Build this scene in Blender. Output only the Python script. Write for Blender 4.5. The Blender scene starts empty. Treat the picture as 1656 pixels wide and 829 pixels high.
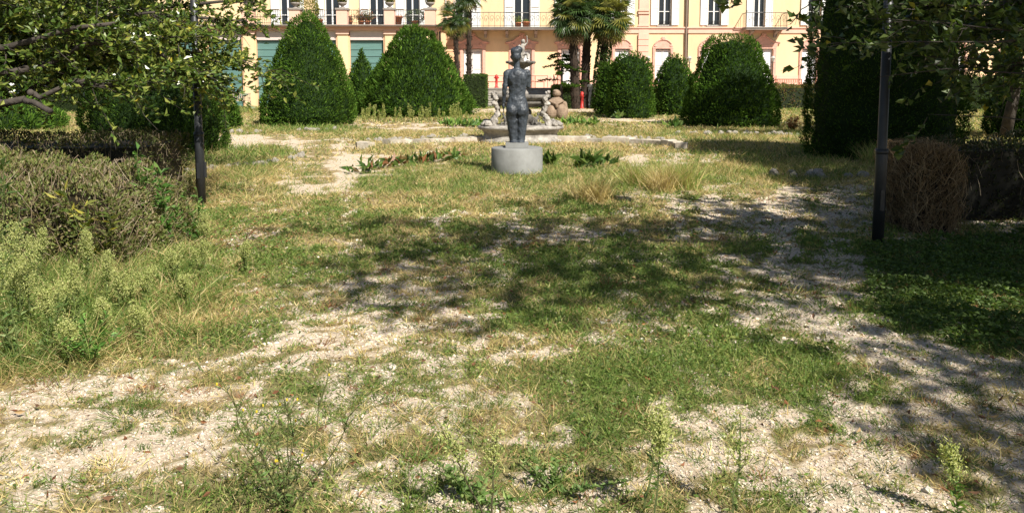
import bpy, math
import numpy as np
from math import radians, pi, sin, cos, tan
from mathutils import Vector, Matrix

sc = bpy.context.scene
COL = sc.collection
rng = np.random.default_rng(7)

# ------------------------------------------------------------------ camera
F, PITCH, HZ, EYE = 1242.0, radians(5.5), 132.0, 1.6
PY0 = HZ + F * tan(PITCH)
cam_d = bpy.data.cameras.new('camera')
cam = bpy.data.objects.new('camera', cam_d); COL.objects.link(cam)
cam.location = (0, 0, EYE)
cam.rotation_euler = (pi / 2 - PITCH, 0, 0)
cam_d.sensor_fit = 'HORIZONTAL'; cam_d.sensor_width = 36.0
cam_d.lens = 36.0 * F / 1656.0
cam_d.shift_y = -(414.5 - PY0) / 1656.0
cam_d.clip_start = 0.05; cam_d.clip_end = 3000
sc.camera = cam

# ------------------------------------------------------------------ sky and sun
SUN_EL, SUN_AZ = radians(46), radians(36)          # azimuth to the right of straight behind the camera
SUN = np.array([sin(SUN_AZ) * cos(SUN_EL), -cos(SUN_AZ) * cos(SUN_EL), sin(SUN_EL)])
w = bpy.data.worlds.new('World'); sc.world = w; w.use_nodes = True
nt = w.node_tree; nt.nodes.clear()
sky = nt.nodes.new('ShaderNodeTexSky'); sky.sky_type = 'NISHITA'; sky.sun_disc = False
sky.sun_elevation = SUN_EL
sky.sun_rotation = math.atan2(SUN[0], SUN[1])
bg = nt.nodes.new('ShaderNodeBackground'); bg.inputs[1].default_value = 0.05
wo = nt.nodes.new('ShaderNodeOutputWorld')
nt.links.new(sky.outputs[0], bg.inputs[0]); nt.links.new(bg.outputs[0], wo.inputs[0])
sl = bpy.data.lights.new('sun', 'SUN'); sl.energy = 5.0; sl.angle = radians(0.53); sl.color = (1.0, 0.94, 0.83)
so = bpy.data.objects.new('sun', sl); COL.objects.link(so)
so.rotation_euler = Vector(SUN.tolist()).to_track_quat('Z', 'Y').to_euler()
so.location = (10, -14, 18)
sc.view_settings.view_transform = 'Standard'
sc.view_settings.look = 'None'
sc.view_settings.gamma = 1.0
sc.view_settings.use_curve_mapping = False
sc.view_settings.exposure = 0.85
sc.cycles.use_denoising = True
sc.cycles.max_bounces = 6
sc.cycles.diffuse_bounces = 3
sc.cycles.transmission_bounces = 4

# ------------------------------------------------------------------ pixels to directions
def ray(px, py):
    u = (px - 828.0) / F; v = -(py - PY0) / F
    c, s = cos(PITCH), sin(PITCH)
    return np.array([u, c + v * s, -s + v * c])
def G(px, py, z=0.0):                    # where a pixel's ray meets the level z
    d = ray(px, py); t = (z - EYE) / d[2]
    return np.array([d[0] * t, d[1] * t, z])
def AT(px, py, Y):                       # where a pixel's ray meets the upright plane at distance Y
    d = ray(px, py); t = Y / d[1]
    return np.array([d[0] * t, Y, EYE + d[2] * t])
def XX(px, Y): return (px - 828.0) / F * Y / (cos(PITCH)) * 0.9955
def ZZ(py, Y): return AT(828, py, Y)[2]

# ------------------------------------------------------------------ noise
def _h(ix, iy, iz, seed):
    n = (ix * 374761393 + iy * 668265263 + iz * 2147483647 + seed * 974634777) & 0xffffffff
    n = ((n ^ (n >> 13)) * 1274126177) & 0xffffffff
    n = (n ^ (n >> 16)) & 0xffffffff
    return n / 4294967295.0
def vn(x, y, z=0.0, seed=0):
    x, y, z = np.broadcast_arrays(np.asarray(x, float), np.asarray(y, float), np.asarray(z, float))
    ix, iy, iz = np.floor(x).astype(np.int64), np.floor(y).astype(np.int64), np.floor(z).astype(np.int64)
    fx, fy, fz = x - ix, y - iy, z - iz
    fx, fy, fz = [f * f * (3 - 2 * f) for f in (fx, fy, fz)]
    r = 0
    for dx in (0, 1):
        for dy in (0, 1):
            for dz in (0, 1):
                wgt = (fx if dx else 1 - fx) * (fy if dy else 1 - fy) * (fz if dz else 1 - fz)
                r = r + wgt * _h(ix + dx, iy + dy, iz + dz, seed)
    return r
def fbm(x, y, z=0.0, seed=0, o=3):
    r = 0; a = 0.5; t = 0
    for i in range(o):
        ca, sa = cos(.65 + 1.1 * i), sin(.65 + 1.1 * i); q = 2.03 ** i; X_, Y_, Z_ = np.asarray(x, float), np.asarray(y, float), np.asarray(z, float)
        r = r + a * vn((X_ * ca - Y_ * sa + .31 * Z_) * q, (X_ * sa + Y_ * ca - .27 * Z_) * q, Z_ * q, seed + i); t += a; a *= 0.55
    return r / t
def smooth(a, b, x):
    t = np.clip((x - a) / (b - a), 0, 1); return t * t * (3 - 2 * t)
def unit(v): return v / np.maximum(np.linalg.norm(v, axis=-1, keepdims=True), 1e-9)
def rdir(n): return unit(rng.normal(size=(n, 3)))

# ------------------------------------------------------------------ materials
MATS = {}
def mat(name, col, rough=0.7, metal=0.0, var=0.0, scale=8.0, bump=0.0, bscale=40.0, spec=0.4, col2=None, stretch=None):
    if name in MATS: return MATS[name]
    m = bpy.data.materials.new(name); m.use_nodes = True; n = m.node_tree; b = n.nodes['Principled BSDF']
    b.inputs['Base Color'].default_value = (*col, 1); b.inputs['Roughness'].default_value = rough
    b.inputs['Metallic'].default_value = metal; b.inputs['Specular IOR Level'].default_value = spec
    tc = n.nodes.new('ShaderNodeTexCoord'); src = tc.outputs['Object']
    if stretch:
        mp = n.nodes.new('ShaderNodeMapping'); mp.inputs['Scale'].default_value = stretch
        n.links.new(src, mp.inputs[0]); src = mp.outputs[0]
    if var > 0 or col2:
        t = n.nodes.new('ShaderNodeTexNoise'); t.inputs['Scale'].default_value = scale; t.inputs['Detail'].default_value = 6; t.inputs['Roughness'].default_value = 0.65
        n.links.new(src, t.inputs['Vector'])
        r = n.nodes.new('ShaderNodeValToRGB'); r.color_ramp.elements[0].position = 0.33; r.color_ramp.elements[1].position = 0.68
        c2 = col2 or tuple(min(1, c * (1 + var)) for c in col); c1 = col if col2 else tuple(c * (1 - var) for c in col)
        r.color_ramp.elements[0].color = (*c1, 1); r.color_ramp.elements[1].color = (*c2, 1)
        n.links.new(t.outputs['Fac'], r.inputs[0]); n.links.new(r.outputs[0], b.inputs['Base Color'])
    if bump > 0:
        t2 = n.nodes.new('ShaderNodeTexNoise'); t2.inputs['Scale'].default_value = bscale; t2.inputs['Detail'].default_value = 4
        n.links.new(src, t2.inputs['Vector'])
        bp = n.nodes.new('ShaderNodeBump'); bp.inputs['Strength'].default_value = bump; bp.inputs['Distance'].default_value = 0.02
        n.links.new(t2.outputs['Fac'], bp.inputs['Height']); n.links.new(bp.outputs[0], b.inputs['Normal'])
    MATS[name] = m; return m
def leafmat(name, rough=0.5, trans=0.3, spec=0.4, glow=(1.0, 1.0, 0.55)):
    if name in MATS: return MATS[name]
    m = bpy.data.materials.new(name); m.use_nodes = True; n = m.node_tree; b = n.nodes['Principled BSDF']
    at = n.nodes.new('ShaderNodeAttribute'); at.attribute_name = 'Col'
    n.links.new(at.outputs['Color'], b.inputs['Base Color'])
    b.inputs['Roughness'].default_value = rough; b.inputs['Specular IOR Level'].default_value = spec
    if trans > 0:
        tr = n.nodes.new('ShaderNodeBsdfTranslucent'); mx = n.nodes.new('ShaderNodeMixShader'); mx.inputs[0].default_value = trans
        mul = n.nodes.new('ShaderNodeMix'); mul.data_type = 'RGBA'; mul.blend_type = 'MULTIPLY'; mul.inputs[0].default_value = 1
        n.links.new(at.outputs['Color'], mul.inputs[6]); mul.inputs[7].default_value = (1.6 * glow[0], 1.7 * glow[1], 1.0 * glow[2], 1)
        n.links.new(mul.outputs[2], tr.inputs[0])
        n.links.new(b.outputs[0], mx.inputs[1]); n.links.new(tr.outputs[0], mx.inputs[2])
        n.links.new(mx.outputs[0], n.nodes['Material Output'].inputs[0])
    MATS[name] = m; return m

M_YEW = leafmat('yew_needles', 0.7, 0.18, 0.05)
M_LEAF = leafmat('glossy_leaf', 0.28, 0.22, 0.55)
M_MAG = leafmat('broad_leaf', 0.4, 0.25, 0.4)
M_GRASS = leafmat('grass_blade', 0.6, 0.3, 0.25, (1, 1, 0.8))
M_WEED = leafmat('weed_leaf', 0.55, 0.3, 0.3)
M_DRY = leafmat('dry_twig', 0.85, 0.0, 0.15)
M_PALM = leafmat('palm_leaf', 0.42, 0.18, 0.45)
M_STONE = leafmat('gravel_stone', 0.9, 0.0, 0.2)
M_BARK = mat('bark', (0.05, 0.041, 0.034), 0.9, var=0.45, scale=9, bump=0.6, bscale=30)
M_PBARK = mat('palm_bark', (0.032, 0.021, 0.014), 0.95, var=0.6, scale=14, bump=0.8, bscale=24)

# ------------------------------------------------------------------ objects
def tag(o, label=None, cat=None, group=None, kind=None):
    if label: o['label'] = label
    if cat: o['category'] = cat
    if group: o['group'] = group
    if kind: o['kind'] = kind
    return o
def empty(name, loc=(0, 0, 0), label=None, cat=None, group=None):
    o = bpy.data.objects.new(name, None); COL.objects.link(o); o.location = [float(a) for a in loc]
    o.empty_display_size = 0.2
    return tag(o, label, cat, group)
def link(name, me, parent=None, loc=None, rot=None, scale=None):
    o = bpy.data.objects.new(name, me); COL.objects.link(o)
    if parent is not None: o.parent = parent
    if loc is not None: o.location = [float(a) for a in loc]
    if rot is not None: o.rotation_euler = rot
    if scale is not None: o.scale = scale
    return o
def npmesh(name, V, Fc, m, C=None, smooth_=False):
    """Fc: list of (n,3) / (n,4) index arrays"""
    if isinstance(Fc, np.ndarray): Fc = [Fc]
    me = bpy.data.meshes.new(name)
    V = np.asarray(V, np.float32)
    nl = sum(f.size for f in Fc); nf = sum(len(f) for f in Fc)
    me.vertices.add(len(V)); me.vertices.foreach_set('co', V.ravel())
    me.loops.add(nl); me.loops.foreach_set('vertex_index', np.concatenate([f.ravel() for f in Fc]).astype(np.int32))
    me.polygons.add(nf)
    tot = np.concatenate([np.full(len(f), f.shape[1]) for f in Fc]).astype(np.int32)
    me.polygons.foreach_set('loop_start', np.concatenate([[0], np.cumsum(tot)[:-1]]).astype(np.int32))
    me.polygons.foreach_set('use_smooth', np.full(nf, smooth_))
    if C is not None:
        a = me.color_attributes.new('Col', 'FLOAT_COLOR', 'POINT')
        C4 = np.ones((len(V), 4), np.float32); C4[:, :3] = np.clip(C, 0, 1); a.data.foreach_set('color', C4.ravel())
    me.update(calc_edges=True)
    if m: me.materials.append(m)
    return me
class MB:
    """collects shapes for one mesh; col is an optional per-vertex colour"""
    def __init__(s): s.V = []; s.T = []; s.Q = []; s.C = []; s.n = 0
    def add(s, V, T=None, Q=None, C=None):
        V = np.asarray(V, float).reshape(-1, 3)
        s.V.append(V)
        if T is not None and len(T): s.T.append(np.asarray(T, np.int64).reshape(-1, 3) + s.n)
        if Q is not None and len(Q): s.Q.append(np.asarray(Q, np.int64).reshape(-1, 4) + s.n)
        C = np.ones((len(V), 3)) * (np.asarray(C, float) if C is not None else 1.0)
        s.C.append(C); s.n += len(V); return s
    def box(s, x0, x1, y0, y1, z0, z1, C=None):
        v = [(x, y, z) for x in (x0, x1) for y in (y0, y1) for z in (z0, z1)]
        q = [(0, 1, 3, 2), (4, 6, 7, 5), (0, 4, 5, 1), (2, 3, 7, 6), (0, 2, 6, 4), (1, 5, 7, 3)]
        return s.add(v, Q=q, C=C)
    def tube(s, P, R, n=6, C=None, cap=True):
        P = np.asarray(P, float); R = np.ones(len(P)) * np.asarray(R, float)
        T = unit(np.gradient(P, axis=0)); ref = np.array([0.31, 0.22, 0.93]) if abs(T[0][2]) < 0.8 else np.array([0.93, 0.3, 0.1])
        A = unit(np.cross(T, ref)); B = np.cross(T, A)
        th = np.arange(n) * 2 * pi / n
        ring = P[:, None] + R[:, None, None] * (np.cos(th)[None, :, None] * A[:, None] + np.sin(th)[None, :, None] * B[:, None])
        V = ring.reshape(-1, 3); m = len(P)
        i, j = np.meshgrid(np.arange(m - 1), np.arange(n), indexing='ij'); j2 = (j + 1) % n
        Q = np.stack([i * n + j, (i + 1) * n + j, (i + 1) * n + j2, i * n + j2], -1).reshape(-1, 4)
        Tt = []
        if cap:
            V = np.vstack([V, P[0], P[-1]]); c0, c1 = m * n, m * n + 1
            for k in range(n):
                Tt += [(c0, k, (k + 1) % n), (c1, (m - 1) * n + (k + 1) % n, (m - 1) * n + k)]
        if C is not None and np.ndim(C) == 2:
            C = np.vstack([np.repeat(C, n, 0)] + ([C[:1], C[-1:]] if cap else []))
        return s.add(V, T=Tt, Q=Q, C=C)
    def lathe(s, prof, n=24, c=(0, 0, 0), C=None, sx=1, sy=1, noise=0.0, seed=0):
        prof = np.asarray(prof, float); th = np.arange(n) * 2 * pi / n; m = len(prof)
        r = prof[:, 0][:, None] * np.ones(n)[None]
        if noise: r = r * (1 + noise * (fbm(np.cos(th)[None] * 2 + 9, np.sin(th)[None] * 2 + 9, prof[:, 1][:, None] * 3, seed) - 0.5) * 2)
        V = np.stack([c[0] + sx * r * np.cos(th), c[1] + sy * r * np.sin(th), c[2] + prof[:, 1][:, None] + 0 * th], -1).reshape(-1, 3)
        i, j = np.meshgrid(np.arange(m - 1), np.arange(n), indexing='ij'); j2 = (j + 1) % n
        Q = np.stack([i * n + j, i * n + j2, (i + 1) * n + j2, (i + 1) * n + j], -1).reshape(-1, 4)
        T = []
        V = np.vstack([V, [(c[0], c[1], c[2] + prof[0, 1])], [(c[0], c[1], c[2] + prof[-1, 1])]])
        for k in range(n): T += [(m * n, (k + 1) % n, k), (m * n + 1, (m - 1) * n + k, (m - 1) * n + (k + 1) % n)]
        return s.add(V, T=T, Q=Q, C=C)
    def ball(s, c, r, n=12, C=None, R=None):
        r = np.ones(3) * np.asarray(r, float); m = n // 2 + 1
        ph = np.linspace(0, pi, m); th = np.arange(n) * 2 * pi / n
        V = np.stack([np.sin(ph)[:, None] * np.cos(th), np.sin(ph)[:, None] * np.sin(th), -np.cos(ph)[:, None] + 0 * th], -1).reshape(-1, 3) * r
        if R is not None: V = V @ np.asarray(R).T
        i, j = np.meshgrid(np.arange(m - 1), np.arange(n), indexing='ij'); j2 = (j + 1) % n
        Q = np.stack([i * n + j, i * n + j2, (i + 1) * n + j2, (i + 1) * n + j], -1).reshape(-1, 4)
        return s.add(V + np.asarray(c), Q=Q, C=C)
    def poly(s, pts, y0, y1, C=None, fan=True):
        """outline in x,z extruded from y0 to y1 (star-shaped about its middle)"""
        p = np.asarray(pts, float); n = len(p); c = p.mean(0)
        V = np.vstack([np.c_[p[:, 0], np.full(n, y0), p[:, 1]], np.c_[p[:, 0], np.full(n, y1), p[:, 1]], [(c[0], y0, c[1]), (c[0], y1, c[1])]])
        T = []; Q = []
        for k in range(n):
            k2 = (k + 1) % n; T += [(2 * n, k, k2), (2 * n + 1, n + k2, n + k)]; Q.append((k, n + k, n + k2, k2))
        return s.add(V, T=T, Q=Q, C=C)
    def leaves(s, P, D, L, W, C, fold=0.15, curl=0.0, tipdark=1.0):
        """folded diamond leaves: base, two sides, tip"""
        P = np.asarray(P, float); n = len(P); L = (np.ones(n) * L)[:, None]; W = (np.ones(n) * W)[:, None]
        S = unit(np.cross(D, rdir(n))); N = np.cross(S, D)
        V = np.empty((n, 4, 3)); V[:, 0] = P; V[:, 2] = P + D * L + N * L * curl
        mid = P + D * L * 0.48 + N * L * (curl * 0.3 + fold * 0.5)
        V[:, 1] = mid + S * W * 0.5; V[:, 3] = mid - S * W * 0.5
        V[:, 1] += N * fold * W * 0.6; V[:, 3] += N * fold * W * 0.6
        k = np.arange(n)[:, None] * 4
        T = np.concatenate([k + [0, 1, 2], k + [0, 2, 3]])
        C = np.ones((n, 3)) * C; Cv = np.repeat(C[:, None], 4, 1); Cv[:, 2] *= tipdark
        return s.add(V.reshape(-1, 3), T=T, C=Cv.reshape(-1, 3))
    def blades(s, P, D, H, W, C, bend, seg2=True):
        n = len(P); H = (np.ones(n) * H)[:, None]; W = (np.ones(n) * W)[:, None]
        S = unit(np.cross(D, rdir(n)))
        B = unit(np.c_[rng.normal(size=(n, 2)), np.zeros(n)]) * np.asarray(bend).reshape(-1, 1) * H
        C = np.ones((n, 3)) * C
        if seg2:
            V = np.empty((n, 5, 3)); V[:, 0] = P - S * W / 2; V[:, 1] = P + S * W / 2
            mid = P + D * H * 0.55 + B * 0.25
            V[:, 2] = mid - S * W * 0.42; V[:, 3] = mid + S * W * 0.42; V[:, 4] = P + D * H * 0.95 + B
            k = np.arange(n)[:, None] * 5
            T = np.concatenate([k + [0, 1, 3], k + [0, 3, 2], k + [2, 3, 4]])
            return s.add(V.reshape(-1, 3), T=T, C=np.repeat(C, 5, 0))
        V = np.empty((n, 3, 3)); V[:, 0] = P - S * W / 2; V[:, 1] = P + S * W / 2; V[:, 2] = P + D * H + B
        return s.add(V.reshape(-1, 3), T=(np.arange(n)[:, None] * 3 + [0, 1, 2]), C=np.repeat(C, 3, 0))
    def mesh(s, name, m, smooth_=False, colors=True):
        Fc = []
        if s.T: Fc.append(np.concatenate(s.T))
        if s.Q: Fc.append(np.concatenate(s.Q))
        return npmesh(name, np.concatenate(s.V), Fc, m, np.concatenate(s.C) if colors else None, smooth_)
    def build(s, name, m, parent=None, loc=None, rot=None, smooth_=False):
        return link(name, s.mesh(name, m, smooth_), parent, loc, rot)

def remesh(mb, name, m, voxel, smooth_it=6, noise=0.0, nscale=20, cut=None):
    """weld overlapping closed shapes into one continuous skin"""
    o = link('tmp', mb.mesh('tmp', None, colors=False))
    r = o.modifiers.new('r', 'REMESH'); r.mode = 'VOXEL'; r.voxel_size = voxel
    sm = o.modifiers.new('s', 'SMOOTH'); sm.iterations = smooth_it; sm.factor = 0.5
    dg = bpy.context.evaluated_depsgraph_get(); me = bpy.data.meshes.new_from_object(o.evaluated_get(dg))
    old = o.data; bpy.data.objects.remove(o); bpy.data.meshes.remove(old)
    V = np.empty(len(me.vertices) * 3); me.vertices.foreach_get('co', V); V = V.reshape(-1, 3)
    if noise:
        N = np.empty(len(me.vertices) * 3); me.vertices.foreach_get('normal', N); N = N.reshape(-1, 3)
        V = V + N * (fbm(V[:, 0] * nscale, V[:, 1] * nscale, V[:, 2] * nscale, 3) - 0.5)[:, None] * noise
        me.vertices.foreach_set('co', V.ravel())
    me.name = name; me.materials.clear(); me.materials.append(m)
    me.polygons.foreach_set('use_smooth', np.ones(len(me.polygons), bool)); me.update()
    return me

# ================================================================== THE SETTING: ground and its cover
def wpoly(pp): return np.array([G(x, y)[:2] for x, y in pp])
def inside(poly, X, Y):
    r = np.zeros(X.shape, bool); n = len(poly)
    for i in range(n):
        x0, y0 = poly[i]; x1, y1 = poly[(i + 1) % n]
        c = (y0 > Y) != (y1 > Y)
        with np.errstate(divide='ignore', invalid='ignore'):
            r ^= c & (X < (x1 - x0) * (Y - y0) / (y1 - y0) + x0)
    return r
# outline, cover, greenness, height, bare gravel
REG = [
    ([(-200, 260), (500, 255), (560, 330), (330, 480), (-200, 600)], .92, .45, .12, .05),
    ([(-200, 420), (340, 400), (400, 470), (300, 560), (130, 610), (-200, 640)], 1.0, .55, .20, .0),
    ([(480, 300), (620, 250), (1150, 250), (1180, 330), (1000, 345), (520, 345)], .88, .45, .09, .0),
    ([(560, 268), (640, 250), (800, 252), (1010, 262), (1040, 300), (800, 306), (600, 306)], 1.0, .75, .09, .0),
    ([(1150, 240), (1430, 240), (1420, 300), (1150, 292)], 1.0, .5, .12, .0),
    ([(320, 330), (1420, 345), (1420, 440), (1180, 500), (640, 470), (330, 500)], .74, .55, .055, .2),
    ([(780, 410), (1220, 400), (1230, 470), (1180, 510), (1300, 560), (1390, 640), (1280, 670), (1080, 650), (940, 620), (760, 510)], .86, .88, .065, .03),
    ([(560, 480), (760, 470), (880, 560), (860, 640), (650, 600)], .52, .45, .05, .6),
    ([(120, 610), (380, 545), (500, 462), (620, 462), (650, 560), (680, 640), (650, 770), (520, 790), (300, 800), (-50, 800), (-50, 620)], .48, .36, .045, .95),
    ([(640, 640), (960, 610), (1100, 680), (1100, 900), (500, 900), (600, 790)], .72, .60, .065, .35),
    ([(1080, 680), (1400, 650), (1700, 740), (1700, 900), (1060, 900)], .52, .50, .05, .65),
    ([(1215, 418), (1395, 412), (1400, 470), (1450, 530), (1700, 590), (1700, 700), (1500, 690), (1390, 600), (1290, 545), (1150, 510)], .22, .65, .045, 1.0),
    ([(1010, 335), (1200, 308), (1425, 318), (1415, 368), (1250, 378), (1110, 365)], .25, .35, .05, 1.0),
    ([(780, 380), (900, 378), (930, 400), (800, 408)], .4, .4, .05, .8),
    ([(640, 338), (760, 334), (770, 350), (650, 354)], .35, .35, .05, .9),
    ([(420, 320), (540, 318), (590, 285), (700, 262), (700, 250), (560, 250), (530, 225), (380, 215), (300, 225), (440, 246), (490, 262), (480, 290)], .26, .15, .04, .75),
    ([(1000, 262), (1140, 245), (1160, 262), (1060, 275)], .45, .3, .06, .8),
    ([(560, 200), (770, 196), (780, 212), (560, 216)], .6, .12, .06, .5),
    ([(960, 190), (1060, 188), (1070, 197), (960, 199)], .3, .2, .05, .95),
    ([(640, 176), (960, 176), (1000, 182), (620, 183)], .25, .2, .05, .95),
    ([(640, 226), (1100, 226), (1120, 245), (600, 245)], .85, .15, .09, .3),
    ([(1390, 400), (1700, 380), (1700, 590), (1450, 530), (1400, 470)], .9, .85, .06, .0),
    ([(300, 240), (400, 236), (475, 244), (482, 254), (400, 264), (300, 272)], 1.0, .95, .16, .0),
    ([(420, 204), (580, 202), (600, 212), (420, 214)], 1.0, .95, .14, .0),
]
REG = [(wpoly(p), *v) for p, *v in REG]
def fields(X, Y):
    far = smooth(9, 16, Y)
    dens = .62 + .25 * far; green = .52 - .14 * far; h = .06 + .05 * far; bare = .5 - .35 * far
    lawn = smooth(38, 44, Y); green = green + .35 * lawn
    wgt = np.clip(Y / 7, .35, 2); base = (dens, green, h, bare); acc = [0, 0, 0, 0]; NJ = 5
    for j in range(NJ):
        Xw = X + ((fbm(X * 1.1, Y * 1.1, 3 * j, 11) - .5) * 1.5 + (fbm(X * 4.5, Y * 4.5, 3 * j, 13, 2) - .5) * 1.1) * wgt
        Yw = Y + ((fbm(X * 1.1, Y * 1.1, 3 * j + 50, 12) - .5) * 1.5 + (fbm(X * 4.5, Y * 4.5, 3 * j + 50, 14, 2) - .5) * 1.1) * wgt
        cur = list(base)
        for p, d, g, hh, b in REG:
            m = inside(p, Xw, Yw)
            for q, v in enumerate((d, g, hh, b)): cur[q] = np.where(m, v, cur[q])
        acc = [acc[q] + cur[q] / NJ for q in range(4)]
    dens, green, h, bare = acc
    sc_ = np.clip(8 / np.maximum(np.abs(Y), 1), .35, 1.3)
    wx = X + (fbm(X * 3, Y * 3, 1, 24, 2) - .5) * .5; wy = Y + (fbm(X * 3, Y * 3, 8, 25, 2) - .5) * .5
    nz = .30 * fbm(wx * 1.4, wy * 1.4, 2, 21, 2) + .70 * fbm(wx * 6.5 * sc_, wy * 6.5 * sc_, 2, 22, 4)
    u = 1 / (1 + np.exp(-(nz - .5) / .055))
    cov = smooth(1 - dens - .27, 1 - dens + .27, u * .80 + .10)
    fine = fbm(X * 15, Y * 15, 9, 23, 2)
    bare = np.clip((1 - cov) * 1.05 + .35 * bare * (fine - .35), 0, 1)
    dens = np.clip(.09 + cov * (.35 + .65 * dens) * (.45 + 1.1 * smooth(.3, .7, fine)), 0, 1)
    green = np.clip(green + (fbm(X * 2.4, Y * 2.4, 7, 31, 3) - .5) * 1.7, 0, 1)
    h = h * (.6 + .9 * fbm(X * 2.2, Y * 2.2, 4, 41, 2))
    return dens, green, h, bare
def gz(X, Y):
    near = 1 - smooth(12, 20, np.abs(np.asarray(Y, float)))
    return (fbm(np.asarray(X) * .6, np.asarray(Y) * .6, 0, 51) - .5) * .05 * near + (fbm(np.asarray(X) * 5, np.asarray(Y) * 5, 0, 52) - .5) * .022 * near

def axis(a): return np.unique(np.concatenate(a))
xs = axis([-np.geomspace(16, 900, 26), np.arange(-16, -7, .25), np.arange(-7, 7, .055), np.arange(7, 16, .25), np.geomspace(16, 900, 26)])
ys = axis([-np.geomspace(4, 900, 26), np.arange(-4, 2, .3), np.arange(2, 11, .05), np.arange(11, 27, .12), np.arange(27, 60, .5), np.geomspace(60, 1500, 30)])
gx, gy = np.meshgrid(xs, ys)
d_, g_, h_, b_ = fields(gx, gy)
g_ = np.where(np.abs(gy) > 70, .5, g_)
gV = np.stack([gx, gy, gz(gx, gy)], -1).reshape(-1, 3)
nx, ny = len(xs), len(ys)
ii, jj = np.meshgrid(np.arange(ny - 1), np.arange(nx - 1), indexing='ij')
gQ = np.stack([ii * nx + jj, ii * nx + jj + 1, (ii + 1) * nx + jj + 1, (ii + 1) * nx + jj], -1).reshape(-1, 4)
gC = np.stack([b_, g_, d_], -1).reshape(-1, 3)
def ground_mat():
    m = bpy.data.materials.new('garden_ground'); m.use_nodes = True; n = m.node_tree; b = n.nodes['Principled BSDF']
    at = n.nodes.new('ShaderNodeAttribute'); at.attribute_name = 'Col'
    sep = n.nodes.new('ShaderNodeSeparateColor'); n.links.new(at.outputs['Color'], sep.inputs[0])
    tc = n.nodes.new('ShaderNodeTexCoord')
    def noise(s, det=5, ro=.6):
        t = n.nodes.new('ShaderNodeTexNoise'); t.inputs['Scale'].default_value = s; t.inputs['Detail'].default_value = det; t.inputs['Roughness'].default_value = ro
        n.links.new(tc.outputs['Object'], t.inputs['Vector']); return t.outputs['Fac']
    def ramp(f, stops):
        r = n.nodes.new('ShaderNodeValToRGB'); e = r.color_ramp.elements
        e[0].position, e[0].color = stops[0][0], (*stops[0][1], 1); e[1].position, e[1].color = stops[-1][0], (*stops[-1][1], 1)
        for p, c in stops[1:-1]: x = e.new(p); x.color = (*c, 1)
        n.links.new(f, r.inputs[0]); return r.outputs[0]
    def mix(f, a, c):
        x = n.nodes.new('ShaderNodeMix'); x.data_type = 'RGBA'
        if isinstance(f, float): x.inputs[0].default_value = f
        else: n.links.new(f, x.inputs[0])
        n.links.new(a, x.inputs[6]); n.links.new(c, x.inputs[7]); return x.outputs[2]
    vor = n.nodes.new('ShaderNodeTexVoronoi'); vor.inputs['Scale'].default_value = 55; n.links.new(tc.outputs['Object'], vor.inputs['Vector'])
    sepv = n.nodes.new('ShaderNodeSeparateColor'); n.links.new(vor.outputs['Color'], sepv.inputs[0])
    stones = ramp(sepv.outputs[0], [(.0, (.36, .29, .215)), (.35, (.50, .42, .32)), (.7, (.58, .50, .395)), (1., (.70, .65, .56))])
    dust = ramp(noise(14), [(.3, (.38, .28, .19)), (.5, (.54, .43, .31)), (.75, (.63, .525, .40))])
    gravel = mix(noise(30), dust, stones)
    soil = ramp(noise(11, 7, .7), [(.3, (.13, .09, .05)), (.5, (.28, .21, .12)), (.72, (.42, .34, .20))])
    turf = ramp(noise(17, 7, .7), [(.3, (.06, .075, .025)), (.5, (.14, .15, .05)), (.72, (.26, .25, .10))])
    under = mix(sep.outputs[1], soil, turf)
    mth = n.nodes.new('ShaderNodeMath'); mth.operation = 'ADD'; n.links.new(sep.outputs[0], mth.inputs[0])
    m2 = n.nodes.new('ShaderNodeMath'); m2.operation = 'MULTIPLY_ADD'; n.links.new(noise(22, 6, .7), m2.inputs[0]); m2.inputs[1].default_value = 1.1; m2.inputs[2].default_value = -.55
    n.links.new(m2.outputs[0], mth.inputs[1])
    fac = ramp(mth.outputs[0], [(.20, (0, 0, 0)), (.75, (1, 1, 1))])
    n.links.new(mix(fac, under, gravel), b.inputs['Base Color'])
    b.inputs['Roughness'].default_value = .95; b.inputs['Specular IOR Level'].default_value = .15
    bp = n.nodes.new('ShaderNodeBump'); bp.inputs['Strength'].default_value = .8; bp.inputs['Distance'].default_value = .02
    n.links.new(noise(38, 6, .75), bp.inputs['Height']); n.links.new(bp.outputs[0], b.inputs['Normal'])
    return m
tag(link('ground', npmesh('ground', gV, gQ, ground_mat(), gC, True)), kind='structure')

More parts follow.
